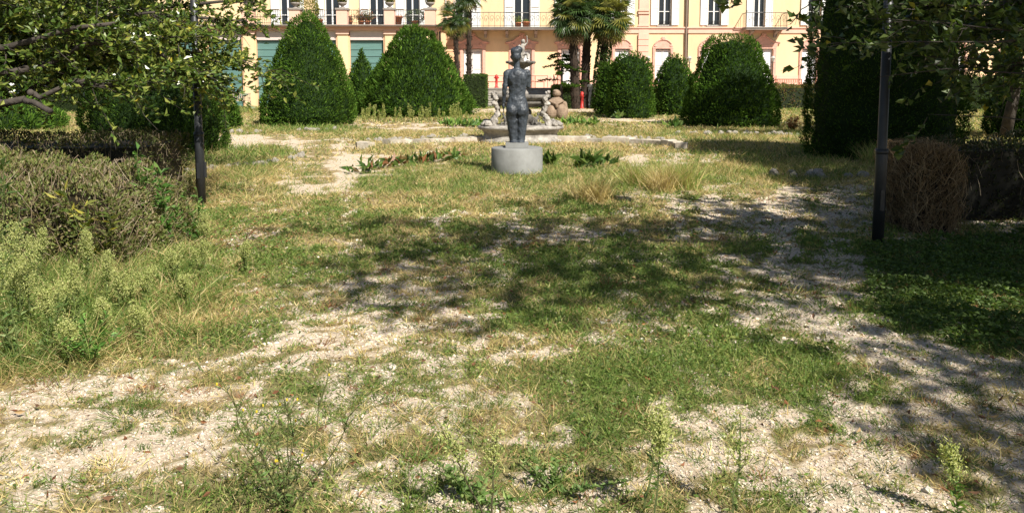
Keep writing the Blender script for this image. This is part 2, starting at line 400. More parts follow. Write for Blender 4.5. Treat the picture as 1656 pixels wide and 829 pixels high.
# grass, in bands that thin out with distance
STRAW = np.array([(.50, .40, .18), (.40, .31, .13), (.56, .47, .24), (.31, .22, .11)])
GREEN = np.array([(.095, .16, .03), (.13, .205, .042), (.075, .125, .025), (.18, .24, .06), (.25, .28, .08)])
def pick(pal, n): return pal[rng.integers(0, len(pal), n)] * rng.uniform(.8, 1.2, (n, 1))
def scatter(y0, y1, dens):
    n = int(dens * (y1 - y0) * 2 * (.72 * (y0 + y1) / 2 + 1.3))
    Y = rng.uniform(y0, y1, int(n * 1.5)); hw = .72 * Y + 1.3; mx = .72 * y1 + 1.3
    X = rng.uniform(-mx, mx, len(Y)); k = np.abs(X) < hw
    return X[k][:n], Y[k][:n]
gb = MB()
for y0, y1, dn, wd, hs, s2 in [(2.1, 4.2, 7500, .0030, 1.0, True), (4.2, 6.5, 4600, .0042, 1.0, True), (6.5, 10, 2500, .006, 1.05, True),
                               (10, 15, 1000, .010, 1.1, False), (15, 26, 330, .018, 1.2, False), (26, 52, 75, .040, 1.2, False)]:
    X, Y = scatter(y0, y1, dn); d, g, h, b = fields(X, Y)
    k = rng.random(len(X)) < d; X, Y, g, h = X[k], Y[k], g[k], h[k]; n = len(X)
    isg = rng.random(n) < g
    C = np.where(isg[:, None], pick(GREEN, n), pick(STRAW, n))
    lean = rng.normal(0, .8, (n, 2)) * np.where(isg, 1.0, 1.7)[:, None]
    D = unit(np.c_[lean, np.ones(n)])
    gb.blades(np.c_[X, Y, gz(X, Y) - .004], D, h * hs * rng.uniform(.5, 1.5, n), wd * rng.uniform(.7, 1.4, n), C, rng.uniform(.1, .6, n), s2)
tag(gb.build('grass', M_GRASS), 'patchy green and straw-coloured grass growing over the gravel ground', 'grass', kind='stuff')

# small separate tufts dotted over the gravel
tf = MB()
for y0, y1, dn, nb, hh, wd in [(2.1, 4.2, 46, 46, .050, .0030), (4.2, 7, 27, 36, .060, .0045), (7, 11, 13, 26, .075, .007)]:
    X, Y = scatter(y0, y1, dn); d, g, h, b = fields(X, Y); k = rng.random(len(X)) < .6 + .4 * b; X, Y, g = X[k], Y[k], g[k]; n = len(X)
    sz = np.exp(rng.normal(-.1, .4, n)); kind = rng.random(n)
    C0 = np.where((kind < .72)[:, None], pick(GREEN, n) * .75, np.where((kind < .86)[:, None], pick(STRAW, n), np.array([.24, .12, .06]) * rng.uniform(.7, 1.2, (n, 1))))
    I = np.repeat(np.arange(n), nb); m = len(I); off = rng.normal(0, .028, (m, 2)) * sz[I][:, None] * (1 if y1 < 5 else 1.3)
    D = unit(np.c_[off / .035 + rng.normal(0, .45, (m, 2)), np.ones(m) * .9])
    tf.blades(np.c_[X[I] + off[:, 0], Y[I] + off[:, 1], gz(X[I], Y[I]) - .003], D, hh * sz[I] * rng.uniform(.5, 1.3, m), wd * rng.uniform(.7, 1.3, m), C0[I] * rng.uniform(.75, 1.25, (m, 1)), rng.uniform(.1, .6, m))
tag(tf.build('grass_tufts', M_GRASS), 'little tufts of green and rust-brown grass dotted over the gravel', 'grass', kind='stuff')

# low clover-like leaves among the lush grass and the ivy in the shade
cb = MB()
for y0, y1, dn, sz in [(2.1, 4.5, 2600, .017), (4.5, 7, 1500, .024), (7, 10.5, 700, .034)]:
    X, Y = scatter(y0, y1, dn); d, g, h, b = fields(X, Y)
    k = rng.random(len(X)) < d * np.clip(g * 1.7 - .6, 0.02, 1); X, Y, h = X[k], Y[k], h[k]; n = len(X)
    D = unit(np.c_[rng.normal(size=(n, 2)), rng.uniform(-.1, .8, n)])
    cb.leaves(np.c_[X, Y, gz(X, Y) + h * rng.uniform(.1, .7, n)], D, sz * rng.uniform(.7, 1.6, n), sz * .7, pick(GREEN, n) * .9)
tag(cb.build('ground_cover', M_WEED), 'small leafy green weeds creeping low among the grass', 'ground cover', kind='stuff')
ivy_poly = wpoly([(1400, 400), (1720, 370), (1760, 600), (1560, 565), (1440, 520), (1400, 470)])
X = rng.uniform(2.2, 7.5, 60000); Y = rng.uniform(4.2, 9.5, 60000); k = inside(ivy_poly, X, Y); X, Y = X[k], Y[k]; n = len(X)
D = unit(np.c_[rng.normal(size=(n, 2)), rng.uniform(-.3, .5, n)])
ib = MB().leaves(np.c_[X, Y, gz(X, Y) + rng.uniform(.01, .05, n) + .16 * np.clip(fbm(X * 4, Y * 4, 0, 66, 2) - .35, 0, 1)], D, rng.uniform(.018, .05, n), .024, pick(GREEN[:3], n) * .7)
tag(ib.build('ivy', M_WEED), 'dark ivy carpeting the shaded ground below the dead hedge', 'ivy', kind='stuff')

# loose stones of the gravel
def pebbles(P, R, C, mb):
    n = len(P)
    o = np.array([(1, 0, 0), (-.6, .8, 0), (-.5, -.85, 0), (.3, .5, .75), (.2, -.55, .7), (-.55, .1, .75)])
    t = np.array([(0, 1, 3), (1, 2, 5), (2, 0, 4), (0, 3, 4), (1, 5, 3), (2, 4, 5), (3, 5, 4)])
    a = rng.uniform(0, 2 * pi, n); c, s = np.cos(a)[:, None], np.sin(a)[:, None]
    v = o[None] * rng.uniform(.65, 1.25, (n, 6, 1)); v = np.stack([v[..., 0] * c - v[..., 1] * s, v[..., 0] * s + v[..., 1] * c, v[..., 2] * .75], -1)
    V = P[:, None] + v * R[:, None, None]
    mb.add(V.reshape(-1, 3), T=(np.arange(n)[:, None, None] * 6 + t[None]).reshape(-1, 3), C=np.repeat(C, 6, 0))
pb = MB()
for y0, y1, dn, sz in [(2.1, 4, 4300, .0047), (4, 7, 1900, .0072), (7, 10.5, 700, .0108)]:
    X, Y = scatter(y0, y1, dn); d, g, h, b = fields(X, Y)
    k = rng.random(len(X)) < np.clip(b * 1.3 - .1, .02, 1); X, Y = X[k], Y[k]; n = len(X)
    C = np.array([.57, .495, .40]) * rng.uniform(.65, 1.3, (n, 1)) * (1 + rng.normal(0, .05, (n, 3)))
    C[rng.random(n) < .12] *= .5
    pebbles(np.c_[X, Y, gz(X, Y) + .001], sz * np.exp(rng.normal(0, .38, n)), C, pb)
tag(pb.build('gravel', M_STONE), 'loose pale limestone gravel scattered over the bare paths', 'gravel', kind='stuff')

# fallen leaves
X, Y = scatter(2.2, 11, 34); hedge_foot = np.exp(-((X + 3.0) ** 2 + (Y - 7.6) ** 2) / 1.2)
k = rng.random(len(X)) < .75 + 0 * X; X, Y = X[k], Y[k]
x2 = rng.normal(-2.9, .55, 420); y2 = rng.normal(7.3, .9, 420); X = np.r_[X, x2]; Y = np.r_[Y, y2]; n = len(X)
LC = np.array([(.20, .085, .04), (.17, .075, .04), (.26, .14, .06), (.13, .07, .04), (.32, .22, .11)])
D = unit(np.c_[rng.normal(size=(n, 2)), rng.uniform(-.05, .35, n)])
fl = MB().leaves(np.c_[X, Y, gz(X, Y) + rng.uniform(.006, .04, n)], D, rng.uniform(.02, .05, n), rng.uniform(.010, .022, n), pick(LC, n), fold=.3, curl=.25)
tag(fl.build('fallen_leaves', M_DRY), 'small brown and rust fallen leaves lying on the grass', 'leaves', kind='stuff')

# ================================================================== VILLA
FY, TZ = 54.0, 1.10                      # facade plane, terrace level
M_WALL = mat('yellow_plaster', (.72, .535, .325), .9, var=.10, scale=.9, bump=.1, bscale=6, stretch=(1, 1, .35))
M_PINK = mat('pink_plaster', (.70, .44, .34), .9, var=.08, scale=1.3, bump=.1, bscale=8)
M_PINKD = mat('pink_stucco', (.60, .36, .285), .9, var=.15, scale=5, bump=.3, bscale=20)
M_ORANGE = mat('apricot_plaster', (.76, .47, .28), .9, var=.08, scale=1.3)
M_WHITE = mat('white_paint', (.70, .70, .69), .55, var=.05, scale=5)
M_GLASS = mat('window_glass', (.018, .022, .028), .12, spec=.6)
M_CURT = mat('grey_curtain', (.20, .24, .29), .9, var=.15, scale=6)
M_IRON = mat('wrought_iron', (.035, .033, .034), .6, metal=.4)
M_SLAB = mat('grey_slab_stone', (.27, .24, .215), .9, var=.2, scale=3, bump=.2)
M_STEP = mat('step_stone', (.36, .335, .30), .9, var=.28, scale=4, bump=.3)
M_GRSH = mat('green_shutter', (.105, .205, .19), .6, var=.12, scale=1.5, stretch=(1, 1, 9))
M_TERRA = mat('terracotta', (.44, .17, .085), .85, var=.2, scale=9)
M_ROOM = mat('room_interior', (.05, .045, .04), .95)
M_BLIND = mat('blind_box', (.60, .50, .47), .7, var=.06, scale=3)

villa = empty('villa', (XX(860, FY), FY, 0), 'yellow and pink plastered villa with white shutters and iron balconies behind the garden', 'villa')
VO = np.array([XX(860, FY), FY, 0.])
def vpart(mb, name, m, parent=None, o=None):
    ob = mb.mesh(name, m)
    return link(name, ob, parent or villa, (-VO if parent is None else None) if o is None else o)
def wall_open(x0, x1, z0, z1, ops, y, th):
    """a wall sheet with real openings and reveals"""
    mb = MB(); X_ = sorted({x0, x1, *[a for o in ops for a in o[:2]]}); Z_ = sorted({z0, z1, *[a for o in ops for a in o[2:]]})
    for i in range(len(X_) - 1):
        for k in range(len(Z_) - 1):
            cx, cz = (X_[i] + X_[i + 1]) / 2, (Z_[k] + Z_[k + 1]) / 2
            if any(o[0] < cx < o[1] and o[2] < cz < o[3] for o in ops): continue
            mb.add([(X_[i], y, Z_[k]), (X_[i + 1], y, Z_[k]), (X_[i + 1], y, Z_[k + 1]), (X_[i], y, Z_[k + 1])], Q=[(0, 1, 2, 3)])
    for a, b, c, d in ops:
        for p, q in (((a, c), (b, c)), ((b, c), (b, d)), ((b, d), (a, d)), ((a, d), (a, c))):
            mb.add([(p[0], y, p[1]), (q[0], y, q[1]), (q[0], y + th, q[1]), (p[0], y + th, p[1])], Q=[(0, 1, 2, 3)])
    return mb
# shutter leaf 0.5 wide, h tall, louvred
def shutter_mesh(wd, h):
    mb = MB(); e = .055
    for a, b, c, d in ((0, e, 0, h), (wd - e, wd, 0, h), (e, wd - e, 0, .09), (e, wd - e, h - .07, h), (e, wd - e, h * .48, h * .48 + .08)):
        mb.box(a, b, -.025, .025, c, d)
    z = .1
    while z < h - .1:
        if not (h * .47 < z < h * .48 + .08):
            mb.add([(e, -.016, z), (wd - e, -.016, z), (wd - e, .014, z + .062), (e, .014, z + .062), (e, -.006, z), (wd - e, -.006, z), (wd - e, .022, z + .062), (e, .022, z + .062)],
                   Q=[(0, 1, 2, 3), (5, 4, 7, 6), (0, 4, 5, 1), (3, 2, 6, 7)])
        z += .068
    return mb.mesh('shutter', M_WHITE)
UZ0 = ZZ(47, FY) + .06                        # first floor level
UTOP = UZ0 + 2.75
GTOP = ZZ(79, FY)
SH_UP = shutter_mesh(.62, 2.6); SH_WIN = shutter_mesh(.50, 2.45)
SH_GD = shutter_mesh(.62, GTOP - TZ - .1); SH_GW = shutter_mesh(.50, GTOP - TZ - .42)
LX0, LX1 = XX(722, FY), XX(1760, FY)
upper = [(750, 'f'), (844, 'f'), (924, 'f'), (1001, 'w'), (1072, 'w'), (1151, 'w'), (1223, 'd'), (1311, 'w'), (1390, 'w'), (1470, 'w'), (1549, 'w'), (1628, 'w')]
lower = [(765, 'd'), (844, 'd'), (922, 'd'), (1005, 'w'), (1070, 'w'), (1143, 'w'), (1231, 'd'), (1305, 'w'), (1390, 'w'), (1470, 'w'), (1541, 'w'), (1622, 'w')]
ops = []
for px, k in upper:
    x = XX(px, FY); hw = .56 if k == 'f' else (.38 if k == 'd' else .44)
    ops.append((x - hw, x + hw, UZ0 if k in 'fd' else UZ0 + .14, UTOP if k in 'fd' else UTOP - .05))
for px, k in lower:
    x = XX(px, FY); hw = .66 if k == 'd' else .52
    ops.append((x - hw, x + hw, TZ + (.02 if k == 'd' else .32), GTOP))
vpart(wall_open(LX0, LX1, -.3, 11.5, ops, FY, .35), 'main_wall', M_WALL)
vpart(MB().box(LX0, LX1, FY + .36, FY + 9, -.3, 11.4), 'room_wall', M_ROOM)
# plinth band, string course, cornice strip
mb = MB(); xs_ = [LX0] + [v for px, k in lower for v in (XX(px, FY) - (.95 if k == 'd' else .74), XX(px, FY) + (.95 if k == 'd' else .74))] + [LX1]
for a, b in zip(xs_[::2], xs_[1::2]):
    if b > a: vpart(MB().box(a, b, FY - .06, FY + .02, TZ - .2, ZZ(122, FY)), 'plinth_band', M_PINK)
sx0 = XX(960, FY)
mb = MB().box(sx0, LX1, FY - .07, FY + .02, UZ0 - .36, UZ0 - .03); mb.box(sx0, LX1, FY - .14, FY + .02, UZ0 - .03, UZ0 + .06)
vpart(mb, 'string_course', M_PINK)
# pink bands beside the upper windows on the right, pilasters of separate blocks
def pilaster(px0, px1, m, zt=11.3, dep=.13):
    a, b = XX(px0, FY), XX(px1, FY)
    o = vpart(MB().box(a + .03, b - .03, FY - dep + .05, FY + .02, TZ - .1, zt), 'pilaster', m)
    bh = .42; z = TZ + .05; me = MB().box(0, b - a, -.05, 0, 0, bh - .035).mesh('block', m)
    while z + bh < UZ0 - .36:
        link('block', me, o, (a, FY - dep + .049, z)); z += bh
    for zz in (UZ0 + .1, UZ0 + .95, UZ0 + 1.15):
        link('moulding', MB().box(-.03, b - a + .03, -.07, 0, 0, .12).mesh('moulding', m), o, (a, FY - dep + .047, zz))
pilaster(1030, 1047, M_PINK); pilaster(1425, 1442, M_PINK); pilaster(721, 737, M_ORANGE)
for px, wpx in ((1132, 3), (1242, 3)):
    vpart(MB().box(XX(px, FY), XX(px + wpx, FY), FY - .035, FY + .02, UZ0 + .07, 11.3), 'wall_strip', M_PINK)
# door and window hoods
def hood(kind):
    mb = MB()
    if kind == 'd':
        half = [(0, 1.06), (.10, 1.06), (.17, .95), (.15, .86), (.30, .80), (.46, .66), (.70, .52), (1.12, .45), (1.10, .34), (.96, .30), (.92, .12), (.86, 0)]
        jw, op, h0 = .24, .66, GTOP - TZ
    else:
        half = [(0, .80), (.07, .80), (.12, .70), (.10, .62), (.26, .60), (.42, .50), (.58, .34), (.70, .18), (.72, 0)]
        jw, op, h0 = .20, .52, GTOP - TZ - .3
    pts = half + [(-x, z) for x, z in half[::-1] if x > 0]
    mb.poly(pts, -.075, .02)
    top = [(x, z) for x, z in half if z > .3]
    line = np.array([(-x, -.085, z - .02) for x, z in top[::-1]] + [(x, -.085, z - .02) for x, z in top[1:]])
    mb.tube(line, .052, 5)
    mb.ball((0, -.09, half[0][1] - .12), (.11, .06, .14), 8)
    for sgn in (-1, 1):
        mb.ball((sgn * .55, -.08, .28 if kind == 'd' else .2), (.13, .04, .09), 8)
        a, b = (op + .004, op + jw) if sgn > 0 else (-op - jw, -op - .004)
        mb.box(a, b, -.06, .02, -h0, 0); mb.box(a + .03, b - .03, -.085, -.055, -h0, -.05)
    return mb.mesh('hood', M_PINKD)
HOOD = {'d': hood('d'), 'w': hood('w')}
BARS = {}
def frame_mesh(hw, h):
    key = (hw, round(h, 2))
    if key not in BARS:
        mb = MB()
        for a, b, c, d in ((-hw, -hw + .06, 0, h), (hw - .06, hw, 0, h), (-.05, .05, 0, h), (-hw + .06, -.05, 0, .1), (.05, hw - .06, 0, .1), (-hw + .06, -.05, h - .07, h), (.05, hw - .06, h - .07, h),
                           (-hw + .06, -.05, h * .38, h * .38 + .05), (.05, hw - .06, h * .38, h * .38 + .05)): mb.box(a, b, -.03, .03, c, d)
        BARS[key] = mb.mesh('window_frame', M_WHITE)
    return BARS[key]
pane_me = {}
def pane(hw, h):
    key = (hw, round(h, 2))
    if key not in pane_me: pane_me[key] = MB().box(-hw, hw, 0, .012, 0, h).mesh('pane', M_GLASS)
    return pane_me[key]
curt = MB()
for sgn in (-1, 1):
    n = 14; t = np.linspace(0, 1, n); 
    for zi in range(6):
        pass
    zz = np.linspace(0, 2.6, 9); wv = np.where(zz < 1.3, .10 + .03 * zz, .14 + .30 * ((zz - 1.3) / 1.3) ** 1.4)
    V = []; 
    for z, wd_ in zip(zz, wv):
        for q in range(n): V.append((sgn * (.52 - wd_ * t[q]), .03 * sin(t[q] * 26), z))
    Q = [(a * n + b, a * n + b + 1, (a + 1) * n + b + 1, (a + 1) * n + b) for a in range(8) for b in range(n - 1)]
    curt.add(V, Q=Q)
CURT = curt.mesh('curtain', M_CURT)
grl = MB()
for k in range(9): grl.tube([(-.4 + k * .1, 0, 0), (-.4 + k * .1, 0, .32)], .012, 4)
grl.box(-.43, .43, -.015, .015, .31, .34)
for k in range(4): grl.tube([(-.3 + k * .2 + .08 * cos(a), 0, .17 + .09 * sin(a)) for a in np.linspace(0, 2 * pi, 9)], .01, 4)
GRILL = grl.mesh('window_grille', M_IRON)
for (px, k), (a, b, c, d) in zip(upper, ops[:len(upper)]):
    x = (a + b) / 2; hw = (b - a) / 2
    wn = link('window', frame_mesh(hw, d - c), villa, np.array([x, FY + .16, c]) - VO)
    link('pane', pane(hw, d - c), wn, (0, .04, 0))
    if k in 'fw' and px in (844, 924, 750, 1072, 1390, 1549): link('curtain', CURT, wn, (0, .09, 0), scale=(hw / .56, 1, 1))
    if k == 'w': link('grille', GRILL, wn, (0, -.2, 0))
    sm = SH_UP if k in 'fd' else SH_WIN; sw = .62 if k in 'fd' else .5
    for sgn in (-1, 1):
        if k == 'd':
            link('shutter', SH_WIN, wn, (sgn * (hw + .02) if sgn > 0 else -hw - .52, -.2, .06), (0, 0, sgn * .04))
        else:
            link('shutter', sm, wn, ((hw + .03) if sgn > 0 else -hw - .03 - sw, -.21 - .02 * rng.random(), .05))
    link('sill', MB().box(-hw - .1, hw + .1, -.26, -.1, -.09, -.01).mesh('sill', M_SLAB), wn)
for (px, k), (a, b, c, d) in zip(lower, ops[len(upper):]):
    x = (a + b) / 2
    wn = link('door' if k == 'd' else 'window', HOOD[k], villa, np.array([x, FY, GTOP]) - VO)
    sm = SH_GD if k == 'd' else SH_GW; sw = .62 if k == 'd' else .5
    for s0 in (-sw - .01, .01): link('shutter', sm, wn, (s0, .12, c - GTOP + .03))
vpart(MB().tube([(XX(1106, FY), FY - .12, TZ), (XX(1106, FY), FY - .12, 11)], .07, 8), 'downpipe', mat('downpipe_copper', (.20, .15, .12), .6))
vpart(MB().tube([(XX(1109, FY), FY - .07, TZ), (XX(1109, FY), FY - .07, 11)], .03, 6), 'cable', M_IRON)
# balconies
def balcony(px0, px1, dep, brk, z=UZ0, bars=.13):
    a, b = XX(px0, FY), XX(px1, FY)
    o = vpart(MB().box(a, b, FY - dep, FY - .001, z - .17, z - .06), 'balcony', M_SLAB)
    link('slab_edge', MB().box(a - .05, b + .05, FY - dep - .05, FY - .15, z - .058, z).mesh('slab_edge', M_SLAB), o)
    br = MB().poly([(0, 0), (0, -.5), (-.08, -.5), (-.16, -.3), (-.5, -.15), (-.72, -.1), (-.72, 0)], -.1, .1).mesh('bracket', M_SLAB)
    for p in brk: link('bracket', br, o, (XX(p, FY), FY - .002, z - .171), (0, 0, pi / 2))
    r = MB(); y = FY - dep + .03; h = .95
    r.box(a, b, y - .02, y + .02, z + h, z + h + .035); r.box(a, b, y - .015, y + .015, z + .08, z + .1)
    x = a
    while x <= b + .01: r.tube([(x, y, z), (x, y, z + h)], .011, 4, cap=False); x += bars * 3
    x = a + bars * 1.5
    while x <= b:                                   # scrolled panels
        r.tube([(x + .16 * cos(t) * (1 - t / 9), y, z + .52 + .3 * sin(t) * (1 - t / 9)) for t in np.linspace(0, 7, 15)], .011, 4, cap=False)
        r.ball((x, y, z + .52), .03, 6); x += bars * 3
    for x in (a, b):
        r.box(x - .02, x + .02, y, FY, z + h, z + h + .035)
        for q in np.arange(y, FY, bars * 1.5): r.tube([(x, q, z), (x, q, z + h)], .011, 4, cap=False)
        r.ball((x, y, z + h + .12), .05, 8)
    link('railing', r.mesh('railing', M_IRON), o)
    return o
balcony(738, 952, 1.15, (752, 786, 820, 866, 900, 934))
balcony(1196, 1260, 1.0, (1209, 1248))
# terrace, retaining wall and stairs
ST0, ST1 = G(780, 174)[0], G(893, 174)[0]
mb = MB().box(LX0 - 2, LX1, 50.9, FY - .07, -.3, TZ)
terr = tag(mb.build('terrace', M_PINK), 'raised pink-walled terrace running along the foot of the villa', 'terrace')
link('coping', MB().box(LX0 - 2, LX1, 50.8, 51.3, TZ + .004, TZ + .09).mesh('coping', M_SLAB), terr)
stairs = empty('garden_stairs', (0, 49.4, 0), 'wide grey stone steps rising to the villa terrace between clipped hedges', 'stairs')
nst = 8; top_z = TZ + .092
for i in range(nst):
    z0 = top_z * i / nst; z1 = top_z * (i + 1) / nst; y = 48.95 + i * .29
    me = MB().box(ST0 + .01 * i, ST1 - .01 * i, y - 49.4, 50.85 - 49.4 + .002 * i, z0 + .002, z1 - .045)
    me.box(ST0 - .03 + .01 * i, ST1 + .03 - .01 * i, y - .035 - 49.4, 50.87 - 49.4 + .002 * i, z1 - .043, z1)
    link('step', me.mesh('step', M_STEP), stairs)
for sgn, x in ((-1, ST0 - .25), (1, ST1 + .25)):
    link('side_wall', MB().box(x - .17, x + .17, -.3, 1.42, 0, 1.05).mesh('side_wall', M_SLAB), stairs)
    link('handrail', MB().tube([(x, -.2, 1.05), (x, -.2, 1.75), (x, 1.3, 2.05), (x, 1.3, 1.05)], .025, 6).mesh('handrail', M_IRON), stairs)
link('terrace_rail', MB().box(ST0, ST1, 4.2, 4.23, 1.98, 2.01).box(ST0, ST0 + .03, 4.2, 4.23, TZ + .1, 1.98).box(ST1 - .03, ST1, 4.2, 4.23, TZ + .1, 1.98).mesh('terrace_rail', M_IRON), stairs)

# left wing: arcade closed with green blinds, roof terrace above
WY = 49.0
wing = empty('villa_wing', (XX(560, WY), WY, 0), 'projecting villa wing with green blinds between pink piers under a roof terrace', 'villa')
WO = np.array([XX(560, WY), WY, 0.])
def wpart(mb, name, m, parent=None): return link(name, mb.mesh(name, m), parent or wing, -WO if parent is None else None)
WT = ZZ(41, WY)                                  # top of the wing
piers = [(245, 262), (320, 338), (398, 416), (474, 491), (549, 566), (625, 641), (689, 706)]
for a, b in piers:
    x0, x1 = XX(a, WY), XX(b, WY)
    p = wpart(MB().box(x0, x1, WY - .12, WY + .5, 0, WT - .58), 'pier', M_WALL)
    link('capital', MB().box(x0 - .07, x1 + .07, WY - .2, WY + .5, WT - .578, WT - .40).box(x0 - .1, x1 + .1, WY - .24, WY + .5, WT - .402, WT - .345).mesh('capital', M_PINK), p)
    link('pier_edge', MB().box(x0 - .1, x0 - .003, WY - .05, WY + .4, 0, WT - .62).box(x1 + .003, x1 + .1, WY - .05, WY + .4, 0, WT - .62).mesh('pier_edge', M_ORANGE), p)
for (a, b), (c, d) in zip(piers[:-1], piers[1:]):
    x0, x1 = XX(b, WY) + .11, XX(c, WY) - .11
    bl = wpart(MB().box(x0, x1, WY + .16, WY + .2, 0, WT - .95), 'blind', M_GRSH)
    wpart(MB().box(x0, x1, WY + .0, WY + .3, WT - .93, WT - .345), 'blind_box', M_BLIND)
    sl_me = MB().box(0, x1 - x0, -.03, 0, 0, .045).mesh('slat', M_GRSH)
    for z in np.arange(.25, WT - 1.0, .42): link('slat', sl_me, bl, (x0, WY + .158, z))
wx0, wx1 = XX(200, WY), XX(709, WY)
mb = MB().box(wx0, wx1, WY - .2, FY, WT - .342, WT - .16)
wpart(mb, 'entablature', M_PINK)
wpart(MB().box(wx0, wx1 + .25, WY - .45, FY, WT - .158, WT - .06), 'cornice', M_PINKD)
wpart(MB().box(wx0, wx1 + .32, WY - .55, FY, WT - .058, WT), 'roof_edge', M_SLAB)
mb = MB().add([(wx1, WY + .1, 0), (XX(722, 52), 52.0, 0), (XX(722, 52), 52.0, WT - .35), (wx1, WY + .1, WT - .35)], Q=[(0, 1, 2, 3)])
wpart(mb, 'return_wall', M_WALL)
mb = MB(); cx = XX(713, 51); 
for k, (r0, z0, z1, m_) in enumerate(((.35, WT - .342, WT - .16, 0), (.55, WT - .158, WT - .06, 0), (.62, WT - .058, WT - .001, 0))):
    mb.lathe([(r0, z0), (r0, z1)], 20, (XX(704, WY + .6), WY + .55, 0))
wpart(mb, 'corner_cornice', M_PINKD)
wpart(MB().box(wx0, XX(712, WY), WY + .6, WY + .9, -.2, WT - .36), 'back_wall', M_ROOM)
# the villa's own wall above the roof terrace
ops2 = []
for px in (470, 541, 612, 669):
    x = XX(px, FY); ops2.append((x - .5, x + .5, WT + .02, WT + 2.7))
wpart(wall_open(XX(180, FY), LX0 + .002, WT - .3, 11.5, ops2, FY + .01, .3), 'upper_wall', M_WALL)
wpart(MB().box(XX(180, FY), LX0, FY + .36, FY + 6, WT - .3, 11.4), 'room_wall', M_ROOM)
for a, b, c, d in ops2:
    wn = link('window', frame_mesh(.5, d - c), wing, np.array([(a + b) / 2, FY + .12, c]) - WO)
    link('pane', pane(.5, d - c), wn, (0, .04, 0))
    for s0 in (-1.15, .53): link('shutter', SH_UP, wn, (s0, -.17, .05))
# parapet pillars, their bowls with clipped box, railings
for i, (a, b) in enumerate(piers[2:]):
    x0, x1 = XX(a, WY), XX(b, WY)
    p = wpart(MB().box(x0, x1, WY - .3, WY + .32, WT + .002, WT + .93), 'parapet_pillar', M_PINK)
    link('pillar_cap', MB().box(x0 - .06, x1 + .06, WY - .36, WY + .38, WT + .932, WT + 1.04).mesh('pillar_cap', M_SLAB), p)
r = MB()
for (a, b), (c, d) in zip(piers[2:-1], piers[3:]):
    x0, x1 = XX(b, WY), XX(c, WY)
    for z in (.12, .5, .92): r.box(x0, x1, WY - .015, WY + .015, WT + z, WT + z + .03)
    for x in np.arange(x0 + .1, x1, .14): r.tube([(x, WY, WT), (x, WY, WT + .92)], .01, 4, cap=False)
    for x in np.arange(x0 + .3, x1, .42): r.tube([(x + .14 * cos(t), WY, WT + .5 + .2 * sin(t)) for t in np.linspace(0, 6.28, 9)], .011, 4, cap=False)
wpart(r, 'railing', M_IRON)
BOWL_LAB = ['bowl of clipped box on the pillar farthest from the palms', 'bowl of clipped box on the pillar beside the yellow-green climber', 'bowl of clipped box on the pillar above the smallest yew cone', 'bowl of clipped box on the pillar between pink flowers and ribbed pot', 'bowl of clipped box on the corner pillar beside the grey-green shrub']
def leafball(c, r, n, L, pal, sq=(1, 1, 1), mb=None):
    mb = mb or MB(); D = rdir(n); P = np.asarray(c) + D * np.asarray(sq) * r * rng.uniform(.82, 1.03, (n, 1))
    mb.leaves(P, unit(D + rdir(n) * .8), L * rng.uniform(.7, 1.3, n), L * .5, pick(pal, n)); return mb
BOX = np.array([(.10, .12, .02), (.14, .13, .03), (.07, .09, .02), (.17, .13, .04)])
for i, (a, b) in enumerate(piers[2:]):
    x = XX((a + b) / 2, WY); z = WT + 1.042
    e = empty('planter_bowl', (x, WY, z), BOWL_LAB[i], 'planter', 'bowls of box on the roof terrace pillars')
    link('bowl', MB().lathe([(.16, 0), (.18, .04), (.08, .09), (.09, .14), (.24, .24), (.30, .34), (.27, .36), (.2, .33)], 16).mesh('bowl', M_SLAB, True), e)
    link('box_ball', leafball((0, 0, .52), .27, 420, .09, BOX, mb=MB().ball((0, 0, .52), .22, 10, C=(.03, .035, .01))).mesh('box_ball', M_YEW), e)
def pot(loc, label, r=.2, h=.34, plant=None, group=None):
    e = empty('flower_pot', loc, label, 'pot', group)
    link('pot', MB().lathe([(r * .65, 0), (r * .95, h * .8), (r * 1.08, h * .82), (r * 1.08, h), (r * .9, h), (r * .85, h * .9)], 14).mesh('pot', M_TERRA, True), e)
    if plant: link('plant', plant.mesh('plant', M_WEED), e)
    return e
def tuft(n, H, pal, z0=.3, spread=.6, L=.12):
    mb = MB(); mb.blades(np.c_[rng.normal(0, .06, (n, 2)), np.full(n, z0)], unit(np.c_[rng.normal(0, spread, (n, 2)), np.ones(n)]), H * rng.uniform(.6, 1.1, n), .03, pick(pal, n), rng.uniform(.1, .5, n))
    D = rdir(n); mb.leaves(np.c_[rng.normal(0, H * .3, (n, 2)), z0 + rng.uniform(.1, 1, n) * H], D, L, L * .5, pick(pal, n)); return mb
pot((XX(838, FY), FY - .55, UZ0), 'terracotta pot with leafy plant beside left curtain of the central window', plant=tuft(60, .45, GREEN))
pot((XX(850, FY), FY - .55, UZ0), 'wider terracotta pot before right curtain of the central window', r=.27, h=.38, plant=tuft(40, .25, GREEN))
pot((XX(523, WY + 1), WY + .6, WT), 'terracotta pot on the terrace below the open shutter', r=.22, h=.4, plant=tuft(30, .2, GREEN))
pot((XX(648, WY + 1), WY + .6, WT), 'tall ribbed terracotta pot on the terrace behind the railing', r=.26, h=.62, plant=tuft(30, .3, STRAW))
pot((XX(675, WY + 1), WY + .6, WT), 'grey-green rounded shrub in a pot on the roof terrace', r=.26, h=.3, plant=leafball((0, 0, .6), .55, 700, .1, np.array([(.13, .17, .11), (.09, .12, .08)]), (1.1, .8, .75)))
ROSE = np.array([(.14, .16, .06), (.2, .19, .1), (.45, .13, .1), (.10, .12, .05)])
